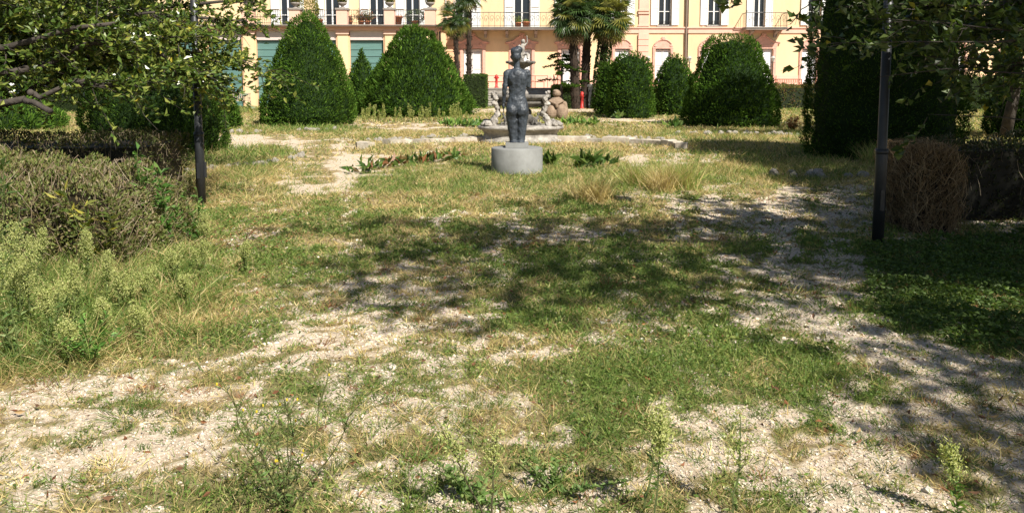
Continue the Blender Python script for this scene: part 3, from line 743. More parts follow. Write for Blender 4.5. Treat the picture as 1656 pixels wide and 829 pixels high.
for px, lab in ((588, 'straggly flowering shrub in pot among the terrace railings'), (598, 'pot of pink flowers on tall stems on the roof terrace'), (570, 'low grey plant in pot next to a terrace pillar')):
    pot((XX(px, WY + .8), WY + .5 + .2 * rng.random(), WT), lab, r=.2, h=.3, plant=tuft(130, .7 if px != 570 else .3, ROSE, L=.1))
e = empty('climbing_plant', (XX(500, WY + .7), WY + .7, WT), 'bushy yellow-green climber rising from the roof terrace over the railing', 'plant')
link('foliage', leafball((0, 0, 1.0), 1.0, 2600, .13, np.array([(.22, .22, .05), (.15, .17, .04), (.3, .27, .08)]), (.75, .5, 1.1)).mesh('foliage', M_WEED), e)
link('stem', MB().tube([(0, 0, 0), (.05, 0, .5), (0, 0, 1.1)], .04, 6).mesh('stem', M_BARK), e)

# ================================================================== YEWS AND HEDGES
YEW = np.array([(.046, .098, .014), (.064, .125, .017), (.034, .072, .012), (.092, .160, .022)])
YEW_SHADED = YEW * np.array([.72, .72, .8])  # darkened copy of the yew colours: paints shade into the overshadowed yews
def spline(p, x):
    p = np.asarray(p, float); return np.interp(x, p[:, 0], p[:, 1])
def yew(name, label, px0, px1, ptop, pbase, prof, Y=None, dens=1.0, pal=YEW, lean=0.0, shag=1.0, seed=0, group='clipped yews round the fountain', skirt=.0, zt=None, cat='yew', round_=1.0, sprig=None):
    """clipped conifer: profile of radius over height, outlined in the photo and standing on the ground at its own distance"""
    c = G((px0 + px1) / 2, pbase); Yc = c[1]
    if Y: c = np.array([XX((px0 + px1) / 2, Y), Y, 0.]); Yc = Y
    R = (px1 - px0) / 2 / F * Yc; H = (ZZ(ptop, Yc) if zt is None else zt)
    Yc = c[1] + R * .8; c = np.array([c[0] * Yc / c[1], Yc, 0.]); k = Yc / (Yc - R * .8); R *= k; H = EYE + (H - EYE) * k if H > EYE else H
    e = empty(name, c, label, cat, group)
    prof = np.asarray(prof, float)
    A = 2 * pi * R * H * .75; L = sprig or np.clip(.0034 * Yc, .05, .15)
    n = int(np.clip(dens * A / (L * L * .20), 3000, 34000)); t = rng.uniform(0, 1, n * 3)
    rr = spline(prof, t); k = rng.random(len(t)) < np.clip(rr + .08, 0, 1); t = t[k][:n]; n = len(t)
    th = rng.uniform(0, 2 * pi, n)
    def surf(t, th):
        r = spline(prof, t) * R; x, y = np.cos(th), np.sin(th)
        lump = (fbm(x * 2.2 + seed, y * 2.2, t * H / R * 1.6, 61 + seed) - .5) * .15 + (fbm(x * 6 + seed, y * 6, t * H / R * 5, 71 + seed, 2) - .5) * .13 * shag
        r = r * (1 + lump * round_); return np.stack([r * x + lean * t * H, r * y, t * H * (1 + .04 * (fbm(x * 2, y * 2, seed, 5) - .5))], -1)
    P = surf(t, th); P1 = surf(np.clip(t + .02, 0, 1), th); P2 = surf(t, th + .05)
    N = unit(np.cross(P2 - P, P1 - P)); N = np.where((N[:, :2] * P[:, :2]).sum(-1, keepdims=True) < 0, -N, N)
    fq = 16 / max(Yc, 12) * 5.5
    cl2 = fbm(P[:, 0] * fq + seed, P[:, 1] * fq, P[:, 2] * fq * .8, 83, 2)
    P = P + N * ((cl2 - .5) * .011 * Yc * (.7 + .3 * shag))[:, None]
    dep = rng.random(n) ** 2 * L * 1.2
    P = P - N * dep[:, None]
    D = unit(N * .75 + np.array([0, 0, .55]) + rdir(n) * .6 + np.c_[rng.normal(0, .1, (n, 2)), np.zeros(n)])
    cl = fbm(P[:, 0] * 2.4 + seed, P[:, 1] * 2.4, P[:, 2] * 2.4, 81)
    C = pick(pal, n) * (.45 + 1.1 * cl)[:, None]
    tip = rng.random(n) < .10; C[tip] = C[tip] * 1.7
    mb = MB(); mb.leaves(P, D, L * rng.uniform(.7, 1.5, n) * (1 + .4 * (shag - 1)), L * .34, C, fold=.3)
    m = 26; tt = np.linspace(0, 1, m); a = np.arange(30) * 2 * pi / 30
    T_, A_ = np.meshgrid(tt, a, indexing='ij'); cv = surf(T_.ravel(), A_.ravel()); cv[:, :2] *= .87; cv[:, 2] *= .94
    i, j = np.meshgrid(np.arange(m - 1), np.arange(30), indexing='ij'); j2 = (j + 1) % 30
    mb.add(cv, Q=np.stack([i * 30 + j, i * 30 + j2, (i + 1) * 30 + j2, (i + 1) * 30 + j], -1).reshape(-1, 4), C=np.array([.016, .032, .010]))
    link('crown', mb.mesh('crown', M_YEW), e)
    link('trunk', MB().tube([(0, 0, -.05), (.03, 0, H * .3), (0, .02, H * .7)], [R * .08, R * .06, R * .02], 7).mesh('trunk', M_BARK), e)
    return e
CONE = [(0, .90), (.06, 1.0), (.25, .95), (.45, .80), (.65, .60), (.82, .40), (.93, .24), (.98, .12), (1, 0)]
BELL = [(0, .93), (.07, 1.0), (.2, .95), (.4, .78), (.6, .60), (.78, .43), (.9, .28), (.97, .15), (1, 0)]
DOME = [(0, .90), (.08, .98), (.3, 1.0), (.5, .93), (.68, .80), (.82, .66), (.93, .48), (.98, .28), (1, 0)]
EGG = [(0, .88), (.1, .98), (.3, 1.0), (.5, .92), (.7, .74), (.85, .52), (.95, .28), (1, 0)]
COL_ = [(0, .92), (.05, 1.0), (.5, .97), (.75, .88), (.9, .66), (.97, .38), (1, 0)]
TIP = [(0, .9), (.1, 1.0), (.3, .93), (.55, .68), (.75, .45), (.9, .22), (1, 0)]
yew('conical_yew', 'tall rounded-tip cone of clipped yew left of the fountain, bench behind it', 425, 576, 22, 204, CONE, seed=1)
yew('conical_yew', 'small pointed yew cone between two larger ones before the green blinds', 560, 613, 80, 172, TIP, Y=38, seed=2)
yew('conical_yew', 'broad bell-shaped yew with pale flower spikes along its foot', 582, 764, 42, 190, BELL, seed=3, shag=1.5)
yew('clipped_yew', 'leaning round-topped yew bush behind the larger one beside the red hydrant', 962, 1010, 100, 180, DOME, seed=4, Y=37)
yew('clipped_yew', 'thimble-shaped yew standing in front of a rounder yew bush by the hydrant', 982, 1056, 84, 186, COL_, seed=5, Y=33.5)
yew('clipped_yew', 'egg-shaped yew before the downpipe of the villa', 1056, 1122, 87, 176, EGG, Y=36.5, seed=6)
yew('clipped_yew', 'large bullet-shaped yew half in shadow, villa balcony above it', 1104, 1256, 57, 206, [(0, .92), (.06, 1.), (.25, .97), (.5, .84), (.75, .62), (.9, .52), (.97, .38), (1, 0)], seed=7)
yew('columnar_yew', 'very dark massive yew column behind the lamp post and dead hedge', 1306, 1542, -60, 262, COL_, seed=8, zt=4.7, pal=YEW_SHADED, shag=1.2)
yew('clipped_yew', 'dark shaded yew at the end of the shaded hedge, green lawn beside it', 1604, 1760, 112, 226, EGG, seed=9, pal=YEW_SHADED)
yew('clipped_yew', 'dark round-shouldered yew beside the lamp post, only its flank sunlit', 148, 362, 118, 254, [(0, .95), (.1, 1.), (.4, 1.0), (.7, .9), (.86, .74), (.96, .5), (1, 0)], seed=10, pal=YEW_SHADED)
yew('spreading_yew', 'low feathery yew spreading behind the back hedge', -70, 92, 158, 214, DOME, seed=11, shag=2.2, pal=YEW * 1.25)
yew('round_bush', 'rounded dark bush under the low branches, lawn in front of it', -30, 62, 106, 178, DOME, seed=12, Y=38, pal=YEW)
yew('shrub', 'dark spiky-leaved shrub in the gap between lamp post and conical yew', 330, 384, 152, 200, DOME, seed=13, Y=26, shag=2.4, pal=YEW * .9, group='shrubs by the villa', cat='shrub')
yew('shrub', 'broad green bush growing behind the dark yew near the bench', 200, 330, 95, 172, DOME, seed=14, Y=44, pal=YEW * .9, group='shrubs by the villa', cat='shrub')

def boxhedge(name, label, x0, x1, y0, y1, h, pal, L=.06, n=9000, rotz=0, loc=None, core=(.02, .03, .012), twig=0, leafy=1.0, m=M_YEW, group=None, seed=0, bumpy=.06, hfun=None, cat='hedge', rnd=.18, drop=.07, twc=None):
    c = np.array([(x0 + x1) / 2, (y0 + y1) / 2, 0.]) if loc is None else np.asarray(loc, float)
    e = empty(name, c, label, cat, group); e.rotation_euler = (0, 0, rotz)
    sx, sy = (x1 - x0) / 2, (y1 - y0) / 2
    ar = np.array([4 * sx * sy, 2 * sx * h, 2 * sx * h, 2 * sy * h, 2 * sy * h]); f = rng.choice(5, n, p=ar / ar.sum())
    u, v = rng.uniform(-1, 1, n), rng.uniform(0, 1, n); P = np.empty((n, 3)); N = np.zeros((n, 3))
    for k in range(5):
        q = f == k
        if k == 0: P[q] = np.c_[u[q] * sx, (v[q] * 2 - 1) * sy, np.full(q.sum(), h)]; N[q, 2] = 1
        elif k < 3: s_ = -1 if k == 1 else 1; P[q] = np.c_[u[q] * sx, np.full(q.sum(), s_ * sy), v[q] * h]; N[q, 1] = s_
        else: s_ = -1 if k == 3 else 1; P[q] = np.c_[np.full(q.sum(), s_ * sx), u[q] * sy, v[q] * h]; N[q, 0] = s_
    def warp(P, N):
        # rounded shoulders and an uneven clipped face
        b = (fbm(P[:, 0] * 1.4 + seed, P[:, 1] * 1.4, P[:, 2] * 1.4, 91) - .5) * 2 * bumpy + (fbm(P[:, 0] * 5, P[:, 1] * 5, P[:, 2] * 5 + seed, 92, 2) - .5) * bumpy
        Q = P + N * b[:, None]
        if hfun is not None: Q[:, 2] *= hfun(P[:, 0])
        edge = np.clip(np.minimum(sx - np.abs(P[:, 0]), sy - np.abs(P[:, 1])) / rnd, 0, 1)
        Q[:, 2] -= np.where(P[:, 2] > h * .99, (1 - edge) ** 2 * drop, 0)
        if drop > .1:
            f_ = 1 - (rnd * .55 / np.array([sx, sy])) * (np.clip(P[:, 2:3] / h, 0, 1) ** 2.5); Q[:, :2] *= np.where((P[:, 2] > h * .99)[:, None], f_, f_); Q[:, 2] *= np.where(P[:, 2] > h * .99, 1.0, 1 - drop / h * .75)
        return Q
    P = warp(P, N) - N * (rng.random(n) ** 2 * L * 2.5)[:, None]
    D = unit(N * .6 + np.array([0, 0, .5]) + rdir(n) * .8)
    C = pick(pal, n) * (.6 + .8 * fbm(P[:, 0] * 3, P[:, 1] * 3, P[:, 2] * 3 + seed, 93))[:, None]
    mb = MB(); q = rng.random(n) < leafy
    mb.leaves(P[q], D[q], L * rng.uniform(.6, 1.4, q.sum()), L * .5, C[q], fold=.25)
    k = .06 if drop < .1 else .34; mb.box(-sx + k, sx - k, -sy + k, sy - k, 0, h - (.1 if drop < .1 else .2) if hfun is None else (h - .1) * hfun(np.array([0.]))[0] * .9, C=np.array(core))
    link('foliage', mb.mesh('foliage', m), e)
    if twig:
        tb = MB(); n = twig; f = rng.choice(5, n, p=ar / ar.sum()); u, v = rng.uniform(-1, 1, n), rng.uniform(0.0, 1, n)
        S = np.empty((n, 3)); N = np.zeros((n, 3))
        for kf in range(5):
            q = f == kf
            if kf == 0: S[q] = np.c_[u[q] * sx, (v[q] * 2 - 1) * sy, np.full(q.sum(), h)]; N[q, 2] = 1
            elif kf < 3: s_ = -1 if kf == 1 else 1; S[q] = np.c_[u[q] * sx, np.full(q.sum(), s_ * sy), v[q] * h]; N[q, 1] = s_
            else: s_ = -1 if kf == 3 else 1; S[q] = np.c_[np.full(q.sum(), s_ * sx), u[q] * sy, v[q] * h]; N[q, 0] = s_
        S = warp(S, N); ln = rng.uniform(.12, .34, n)[:, None]
        A = S - N * .05 + rdir(n) * ln * .5 - np.array([0, 0, .3]) * ln; B = S + N * .03 + rdir(n) * ln * .35 + np.array([0, 0, .3]) * ln
        Mi = (A + B) / 2 + rdir(n) * ln * .15
        B[:, 2] = np.minimum(B[:, 2], h * 1.06)
        tc = pick(twc if twc is not None else np.array([(.16, .115, .075), (.22, .165, .11), (.10, .075, .05), (.27, .22, .16)]), n)
        wd = rng.uniform(.0014, .0034, n)
        for a_, b_2 in ((A, Mi), (Mi, B)):            # three-sided rods
            d = unit(b_2 - a_); s1 = unit(np.cross(d, rdir(n))) * wd[:, None]; s2 = np.cross(d, s1)
            V = np.stack([a_ + s1, a_ - .5 * s1 + .87 * s2, a_ - .5 * s1 - .87 * s2, b_2 + s1 * .7, b_2 - .35 * s1 + .6 * s2, b_2 - .35 * s1 - .6 * s2], 1)
            qd = np.array([(0, 1, 4, 3), (1, 2, 5, 4), (2, 0, 3, 5)])
            tb.add(V.reshape(-1, 3), Q=(np.arange(n)[:, None, None] * 6 + qd).reshape(-1, 4), C=np.repeat(tc, 6, 0))
        tag(link('twigs', tb.mesh('twigs', M_DRY), e), kind='stuff')
    return e
HG = np.array([(.06, .10, .025), (.08, .125, .03), (.045, .08, .02)])
boxhedge('box_hedge', 'clipped block of hedge at the foot of the stairs under the palms', XX(752, 47.5), XX(787, 47.5), 46.4, 49.6, ZZ(121, 47), HG, .10, 5000, seed=1, group='clipped hedges flanking the stairs')
boxhedge('box_hedge', 'low clipped block of hedge between the stairs and the red hydrant', XX(894, 47), XX(936, 47), 46.2, 48.6, ZZ(139, 46.6), HG * 1.1, .10, 5000, seed=2, group='clipped hedges flanking the stairs')
boxhedge('box_hedge', 'long dark hedge across the lawn under the low branches', XX(90, 42), XX(166, 42), 40.5, 43, ZZ(122, 41), HG * .7, .11, 6000, seed=3)
ROSEH = np.array([(.12, .13, .035), (.09, .12, .03), (.17, .15, .05), (.20, .11, .06)])
boxhedge('shrub_border', 'loose yellow-green rose border below the terrace beside the dark yew', XX(1244, 46), XX(1420, 46), 45.3, 48, ZZ(140, 46), ROSEH, .13, 9000, seed=4, bumpy=.3, m=M_WEED, cat='shrubs')
boxhedge('shrub_border', 'low shrub border between the egg-shaped yew and the terrace wall', XX(1046, 48.5), XX(1130, 48.5), 48, 50.2, ZZ(146, 48), ROSEH * .8, .13, 5000, seed=5, bumpy=.25, m=M_WEED, cat='shrubs')
boxhedge('shrub_border', 'green hedge beyond the lawn near the villa’s shaded end'.replace('’', "'"), XX(1540, 44), XX(1720, 44), 43, 45.5, ZZ(126, 44), HG, .12, 8000, seed=6, bumpy=.25, cat='shrubs')

# the two dry hedges in front
DRYH = np.array([(.16, .14, .055), (.21, .165, .085), (.13, .135, .04), (.25, .21, .12), (.10, .12, .03), (.19, .20, .07), (.12, .16, .04), (.15, .19, .05)])
HL = [G(278, 405), G(-60, 470)]
boxhedge('dry_hedge', 'half-bare brown and green hedge beside the lamp post with weeds before it', 0, 5.0, 0, 2.0, .80, DRYH * 1.05, .040, 60000, rotz=.10, loc=(-5.78, 6.98, 0), core=(.030, .024, .014), twig=3200, leafy=.9, m=M_WEED, seed=7, bumpy=.26, rnd=.55, drop=.26)
boxhedge('dry_hedge', 'shaded dark hedge running behind the half-bare one under the tree', 0, 6, 0, 1.3, .92, DRYH * .6, .04, 15000, rotz=.04, loc=(-7.35, 9.55, 0), core=(.02, .018, .010), twig=1500, m=M_WEED, seed=8, bumpy=.14)  # sunlit hedge palette darkened, so the tree's shade is in the leaf colour
DEADH = np.array([(.09, .06, .03), (.12, .08, .045), (.06, .042, .024)])
boxhedge('dead_hedge', 'dead leafless hedge end of tangled grey-brown twigs behind the shaded lamp post', 0, .42, 0, .8, .90, DEADH, .03, 1500, loc=(4.44, 8.3, 0), core=(.016, .012, .009), twig=4200, leafy=.5, m=M_DRY, seed=9, bumpy=.14, twc=np.array([(.20, .135, .07), (.28, .195, .105), (.11, .075, .04), (.34, .25, .15)]))
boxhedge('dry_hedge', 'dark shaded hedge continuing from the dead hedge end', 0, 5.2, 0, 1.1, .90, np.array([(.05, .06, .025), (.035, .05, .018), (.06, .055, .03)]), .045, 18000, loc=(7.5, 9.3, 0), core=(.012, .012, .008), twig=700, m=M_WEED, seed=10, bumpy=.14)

# ================================================================== PALMS
def fan_leaf(seed):
    r2 = np.random.default_rng(seed); mb = MB(); n = 22
    mb.tube([(0, 0, 0), (.3, 0, .03), (.62, 0, 0)], [.018, .014, .012], 4, C=np.array([.12, .15, .04]))
    for k in range(n):
        a = (k / (n - 1) - .5) * radians(290); L = .62 * (1 - .25 * abs(a) / 2.5) * r2.uniform(.9, 1.05); wd = .045
        d = np.array([cos(a), sin(a), 0]); s = np.array([-sin(a), cos(a), 0]); dr = .05 + .28 * r2.random()
        b = np.array([.62, 0, 0])
        V = [b, b + d * L * .55 + s * wd / 2 + [0, 0, .02], b + d * L * .6 + [0, 0, -.015], b + d * L * .55 - s * wd / 2 + [0, 0, .02], b + d * L * .92 - [0, 0, dr * L]]
        mb.add(V, T=[(0, 1, 2), (0, 2, 3), (1, 4, 2), (2, 4, 3)])
    return np.concatenate(mb.V), np.concatenate(mb.T), (np.concatenate(mb.Q) if mb.Q else None)
FANS = [fan_leaf(s) for s in range(4)]
def palm(label, base, top, r0, r1, nleaf=46, size=1.0, ivy=False, yell=.25, seed=0):
    base, top = np.asarray(base, float), np.asarray(top, float); e = empty('palm_tree', base, label, 'palm', 'fan palms before the villa')
    tr = MB(); m = 22; t = np.linspace(0, 1, m)[:, None]; P = (top - base) * t + np.c_[np.sin(t * 2.2 + seed) * .06, np.cos(t * 2 + seed) * .05, 0 * t]
    R = r0 + (r1 - r0) * t[:, 0] + .018 * np.sin(np.arange(m) * 2.6)
    tr.tube(P, R, 10)
    nf = 240; th = rng.uniform(0, 2 * pi, nf); tt = rng.uniform(0.03, 1, nf)
    Pf = np.stack([np.interp(tt, t[:, 0], P[:, k]) for k in range(3)], -1); rf = np.interp(tt, t[:, 0], R)
    o = np.c_[np.cos(th), np.sin(th), np.zeros(nf)]
    tr.leaves(Pf + o * rf[:, None] * .95, unit(o * .5 + [0, 0, .9]), .16, .08, 1.0, fold=.3)
    link('trunk', tr.mesh('trunk', M_PBARK), e)
    cr = MB(); q = P[-1]
    for k in range(nleaf):
        V, T, Q = FANS[rng.integers(0, 4)]
        age = k / nleaf; el = radians(80 - 160 * age ** .75) + rng.normal(0, .12); az = k * 2.4 + rng.normal(0, .2)
        roll = rng.normal(0, .35); s_ = size * rng.uniform(.85, 1.15)
        M_ = (Matrix.Rotation(az, 3, 'Z') @ Matrix.Rotation(-el, 3, 'Y') @ Matrix.Rotation(roll, 3, 'X'))
        Vw = (V * s_) @ np.array(M_).T + q + np.array([0, 0, -.25 * age])
        Vw[:, 2] -= .10 * ((Vw[:, :2] - q[:2]) ** 2).sum(1) / size
        base_c = np.array([.045, .085, .022]) if rng.random() > yell else np.array([.20, .20, .04])
        if age > .86: base_c = np.array([.24, .17, .09])
        cr.add(Vw, T=T, Q=Q, C=base_c * rng.uniform(.75, 1.3))
    link('crown', cr.mesh('crown', M_PALM), e)
    if ivy:
        n = 2600; th = rng.uniform(0, 2 * pi, n); tt = rng.uniform(0, .92, n); Pf = np.stack([np.interp(tt, t[:, 0], P[:, k]) for k in range(3)], -1)
        o = np.c_[np.cos(th), np.sin(th), np.zeros(n)]; rr = r0 * (1.1 + .9 * fbm(Pf[:, 2] * 1.2, o[:, 0], o[:, 1], 5))
        link('ivy', MB().leaves(Pf + o * rr[:, None], unit(o + rdir(n) * .8 - [0, 0, .3]), .14, .12, pick(HG * .8, n)).mesh('ivy', M_LEAF), e)
    return e
PYL = 46.0; PYR = 45.0
palm('slender palm with bent crown of yellow-green fans left of the stairs', (XX(740, PYL), PYL, 0), AT(735, 26, PYL), .15, .13, 54, 1.0, seed=1)
palm('taller slender palm rising past the balcony left of the stairs', (XX(757, PYL + .8), PYL + .8, 0), AT(760, -16, PYL + .8), .16, .14, 60, 1.05, seed=2)
palm('thick-trunked palm with dark crown right of the balcony', (XX(931, PYR), PYR, 0), AT(928, 20, PYR), .25, .23, 90, 1.4, yell=.12, seed=3)
palm('middle palm of the dense clump behind the low hedge', (XX(947, PYR + 1), PYR + 1, 0), AT(952, 4, PYR + 1), .27, .22, 84, 1.4, yell=.2, seed=4)
palm('ivy-clad palm with golden fans behind the low hedge', (XX(968, PYR + .4), PYR + .4, 0), AT(982, 24, PYR + .4), .22, .2, 96, 1.4, ivy=True, yell=.55, seed=5)
# layered conifer by the stairs
e = empty('young_conifer', (XX(908, 45.5), 45.5, 0), 'dark young conifer with layered boughs in front of the palm trunks', 'conifer')
mb = MB(); lm = MB()
lm.tube([(0, 0, 0), (0, 0, 2.4), (.1, 0, 3.4)], [.09, .06, .015], 7)
for k in range(26):
    z = rng.uniform(1.2, 3.3); a = rng.uniform(0, 2 * pi); L = (3.7 - z) * .75 + .3; d = np.array([cos(a), sin(a), .12])
    P = np.array([0, 0, z]) + d * np.linspace(0, L, 6)[:, None] - np.c_[np.zeros((6, 2)), (np.linspace(0, 1, 6) ** 2 * .25)]
    lm.tube(P, np.linspace(.025, .006, 6), 4)
    q = rng.uniform(.15, 1, 130); pos = np.array([0, 0, z]) + d * (q * L)[:, None]; pos[:, 2] -= q ** 2 * .25
    mb.leaves(pos, unit(rdir(130) * [1, 1, .35] + d * .5), .2 * rng.uniform(.6, 1.2, 130), .06, pick(YEW * .75, 130))
link('trunk', lm.mesh('trunk', M_BARK), e); link('crown', mb.mesh('crown', M_YEW), e)

# ================================================================== STATUE ON ITS PEDESTAL
M_BRONZE = mat('patinated_bronze', (.016, .019, .025), .52, metal=.15, col2=(.062, .076, .095), scale=6, bump=.5, bscale=26, spec=.5, stretch=(1, 1, .45))
M_GRAN = mat('grey_granite', (.17, .172, .165), .8, col2=(.25, .255, .25), scale=3.2, bump=.1, bscale=90)
PEDY = G(836, 283)[1] + .42
PX = XX(836, PEDY - .42) * PEDY / (PEDY - .42)
ped = tag(MB().lathe([(.45, -.05), (.455, .0), (.455, .425), (.445, .438), (.43, .445)], 56).build('pedestal', M_GRAN, loc=(PX, PEDY, 0), smooth_=False), 'round grey granite pedestal under the bronze statue in the grass', 'pedestal')
for p in ped.data.polygons: p.use_smooth = True
st = empty('statue', (PX, PEDY, .447), 'dark bronze statue of a standing nude woman seen from behind on round pedestal', 'statue')
link('plinth', MB().box(-.20, .20, -.17, .17, 0, .085).mesh('plinth', M_GRAN), st)
b = MB()
def cap(p, q, r0, r1, n=7, sx=1.0):
    t = np.linspace(0, 1, n)[:, None]; P = np.asarray(p) * (1 - t) + np.asarray(q) * t
    b.tube(P, np.linspace(r0, r1, n), 14); b.ball(p, r0, 14); b.ball(q, r1, 14)
S = 1.0
# legs, cut at the plinth
for sg, kx in ((-1, -.060), (1, .065)):
    cap((kx, .0, .02), (kx * 1.05, -.005, .12), .064, .074); cap((kx * 1.05, -.005, .12), (kx * 1.35, 0, .42), .074, .104)
    b.ball((kx * 1.4, .0, .46), (.108, .11, .15), 16)
    b.ball((sg * .080, -.052, .525), (.102, .088, .115), 18)          # buttock, towards the viewer
    b.ball((kx * .9, -.02, .015), (.075, .11, .03), 12)
b.lathe([(.10, .44), (.168, .49), (.188, .55), (.182, .61), (.162, .68), (.142, .75), (.136, .81), (.142, .89), (.156, .98), (.168, 1.06), (.172, 1.11), (.150, 1.16), (.09, 1.20), (.05, 1.22)], 32, (.006, 0, 0), sy=.60)
for sg in (-1, 1):
    b.ball((.01 + sg * .078, -.052, 1.05), (.072, .050, .12), 16)      # shoulder blades
    b.ball((.005 + sg * .06, .085, .99), (.06, .06, .065), 14)
cap((-.15, 0, 1.15), (.165, 0, 1.15), .052, .052); cap((.005, .0, 1.18), (-.005, .005, 1.31), .058, .050)
# hanging arm, with hand
cap((-.172, .0, 1.13), (-.205, -.01, .88), .054, .042); cap((-.205, -.01, .88), (-.222, .03, .66), .042, .028)
b.ball((-.224, .04, .60), (.026, .042, .055), 12)
for k, (dy, ln) in enumerate(((.0, .075), (.02, .085), (.04, .08), (.06, .065))): cap((-.226, .02 + dy, .57), (-.222, .03 + dy, .57 - ln), .0115, .009, 4)
cap((-.215, .075, .61), (-.205, .10, .555), .012, .009, 4)
# other arm reaching forward from the shoulder
cap((.178, .0, 1.12), (.188, .05, .93), .054, .043); cap((.188, .05, .93), (.155, .27, .95), .042, .028); b.ball((.145, .32, .955), (.036, .05, .022), 12)
for k in range(4): cap((.122 + k * .016, .35, .955), (.118 + k * .017, .42 - .008 * abs(k - 1.5), .94), .0105, .008, 4)
cap((.112, .31, .96), (.085, .35, .965), .011, .008, 4)
# head with bound hair
b.ball((-.02, .005, 1.42), (.080, .095, .115), 20); b.ball((-.015, .02, 1.36), (.058, .075, .075), 16)
b.ball((-.015, -.02, 1.475), (.094, .10, .085), 20); b.ball((.02, -.02, 1.51), (.075, .08, .065), 16); b.ball((-.05, -.03, 1.49), (.06, .07, .06), 16); b.ball((-.01, -.075, 1.41), (.066, .05, .08), 16)
b.ball((-.02, .105, 1.40), (.014, .022, .025), 8); b.ball((-.02, .098, 1.355), (.022, .012, .01), 8)
for sg in (-1, 1): b.ball((-.02 + sg * .082, .01, 1.40), (.014, .022, .032), 8); b.ball((-.02 + sg * .032, .09, 1.43), (.016, .012, .01), 8)
body = remesh(b, 'body', M_BRONZE, .0085, 8, .022, 17)
bo = link('body', body, st, (0, 0, .078)); bo.scale = (1.06, 1.06, 1.075)

# ================================================================== FOUNTAIN
M_FST = mat('weathered_stone', (.15, .135, .12), .92, col2=(.44, .41, .37), scale=5, bump=.7, bscale=18)
M_FDK = mat('blackened_stone', (.05, .047, .043), .92, col2=(.21, .195, .175), scale=6, bump=.7, bscale=18)
FNY = 20.6
FN = np.array([XX(842, FNY), FNY, 0.])
ft = empty('fountain', FN, 'tiered baroque stone fountain with carved supports and small figure on top', 'fountain')
def ellip(pr, n=48): return MB().lathe([(r, z) for r, z in pr], n, sx=1.0, sy=.72)
link('base', ellip([(1.10, -.1), (1.12, .05), (1.02, .10), (.98, .22), (1.04, .31), (1.14, .34), (1.16, .41), (1.08, .43), (.9, .45)]).mesh('base', M_FST, True), ft)
b = MB(); b.lathe([(.34, .40), (.30, .5), (.20, .62), (.17, .8), (.26, .98), (.30, 1.04)], 20, noise=.1, seed=4)
for k in range(9):
    a = k * 2 * pi / 9; b.ball((.30 * cos(a), .26 * sin(a), .5 + .06 * (k % 3)), (.13, .13, .12), 10); b.ball((.22 * cos(a + .3), .2 * sin(a + .3), .74), (.09, .09, .15), 10)
link('stem', remesh(b, 'stem', M_FDK, .025, 2, .05, 9), ft)
# upper basin slab, with its moulded lip and waisted underside
link('upper_basin', ellip([(.22, .90), (.44, .93), (.66, 1.00), (.72, 1.05), (.66, 1.09), (.74, 1.14), (.80, 1.17), (.80, 1.25), (.60, 1.245)], 40).mesh('upper_basin', M_FDK, True), ft)
for sg in (-1, 1):                                                     # scrolled side supports, each one carved piece
    for yy in (-.38, .38):
        b = MB(); P = [(sg * .74, yy, .43), (sg * .72, yy, .60), (sg * .60, yy * .9, .74), (sg * .62, yy * .9, .90), (sg * .70, yy * .9, 1.02), (sg * .64, yy * .9, 1.14), (sg * .72, yy * .9, 1.30)]
        b.tube(P, [.10, .075, .06, .055, .065, .07, .035], 10)
        for q, r in zip(P, [.12, .085, .075, .07, .085, .08, .05]): b.ball(np.array(q) + rng.normal(0, .02, 3), r, 10)
        b.ball((sg * .86, yy * 1.05, .49), (.12, .11, .08), 10)
        link('support', remesh(b, 'support', M_FST, .016, 1, .10, 14), ft)
def putto(name, loc, s, rot, m, lean=.0, arm=1):
    b_ = MB(); global b; keep = b; b = b_
    cap((0, 0, .10), (0, 0, .32), .10, .115); cap((0, 0, .32), (lean * .3, 0, .44), .10, .085); b.ball((lean * .5, -.02, .60), (.085, .09, .10), 12)
    cap((lean * .4, 0, .46), (lean * .45, 0, .54), .05, .045)
    for sg in (-1, 1):
        cap((sg * .07, 0, .09), (sg * .15, -.20, .10), .075, .055); cap((sg * .15, -.20, .10), (sg * .12, -.24, -.08), .052, .032); b.ball((sg * .12, -.28, -.09), (.035, .06, .025), 8)
    cap((-.12, 0, .43), (-.24, -.06, .30), .042, .035); cap((-.24, -.06, .30), (-.20, -.2, .22), .034, .026)
    cap((.12, 0, .44), (.22, -.05, .56 if arm else .3), .042, .034); cap((.22, -.05, .56 if arm else .3), (.18, -.1, .76 if arm else .18), .034, .026)
    b.ball((.17, -.11, .80 if arm else .14), .035, 8)
    me = remesh(b, name, m, .018, 3, .02, 14); b = keep
    o = link(name, me, ft, loc, (0, 0, rot)); o.scale = (s, s, s); return o
putto('reclining_figure', (.40, -.42, .47), .46, .7, M_FDK, .3, 0)
putto('reclining_figure', (-.40, -.42, .47), .46, -.7, M_FDK, -.3, 0)
b = MB()
for k in range(7): b.ball((-.95 + rng.normal(0, .06), -.25 + .09 * k, .47 + .02 * (k % 2)), (.10, .09, .06 + .03 * (k % 3)), 9)
link('shell_ornament', remesh(b, 'shell_ornament', M_FST, .02, 1, .06, 14), ft)
b = MB()
for k in range(7): b.ball((.95 + rng.normal(0, .06), -.25 + .09 * k, .47 + .02 * (k % 2)), (.10, .09, .06 + .03 * (k % 3)), 9)
link('shell_ornament', remesh(b, 'shell_ornament', M_FST, .02, 1, .06, 14), ft)
link('column', MB().lathe([(.22, 1.235), (.20, 1.32), (.11, 1.42), (.09, 1.7), (.12, 1.86), (.10, 1.92), (.14, 1.98)], 16, noise=.08).mesh('column', M_FST, True), ft)
b = MB().lathe([(.10, 1.95), (.22, 2.0), (.32, 2.06), (.36, 2.11), (.33, 2.13), (.1, 2.09)], 24)
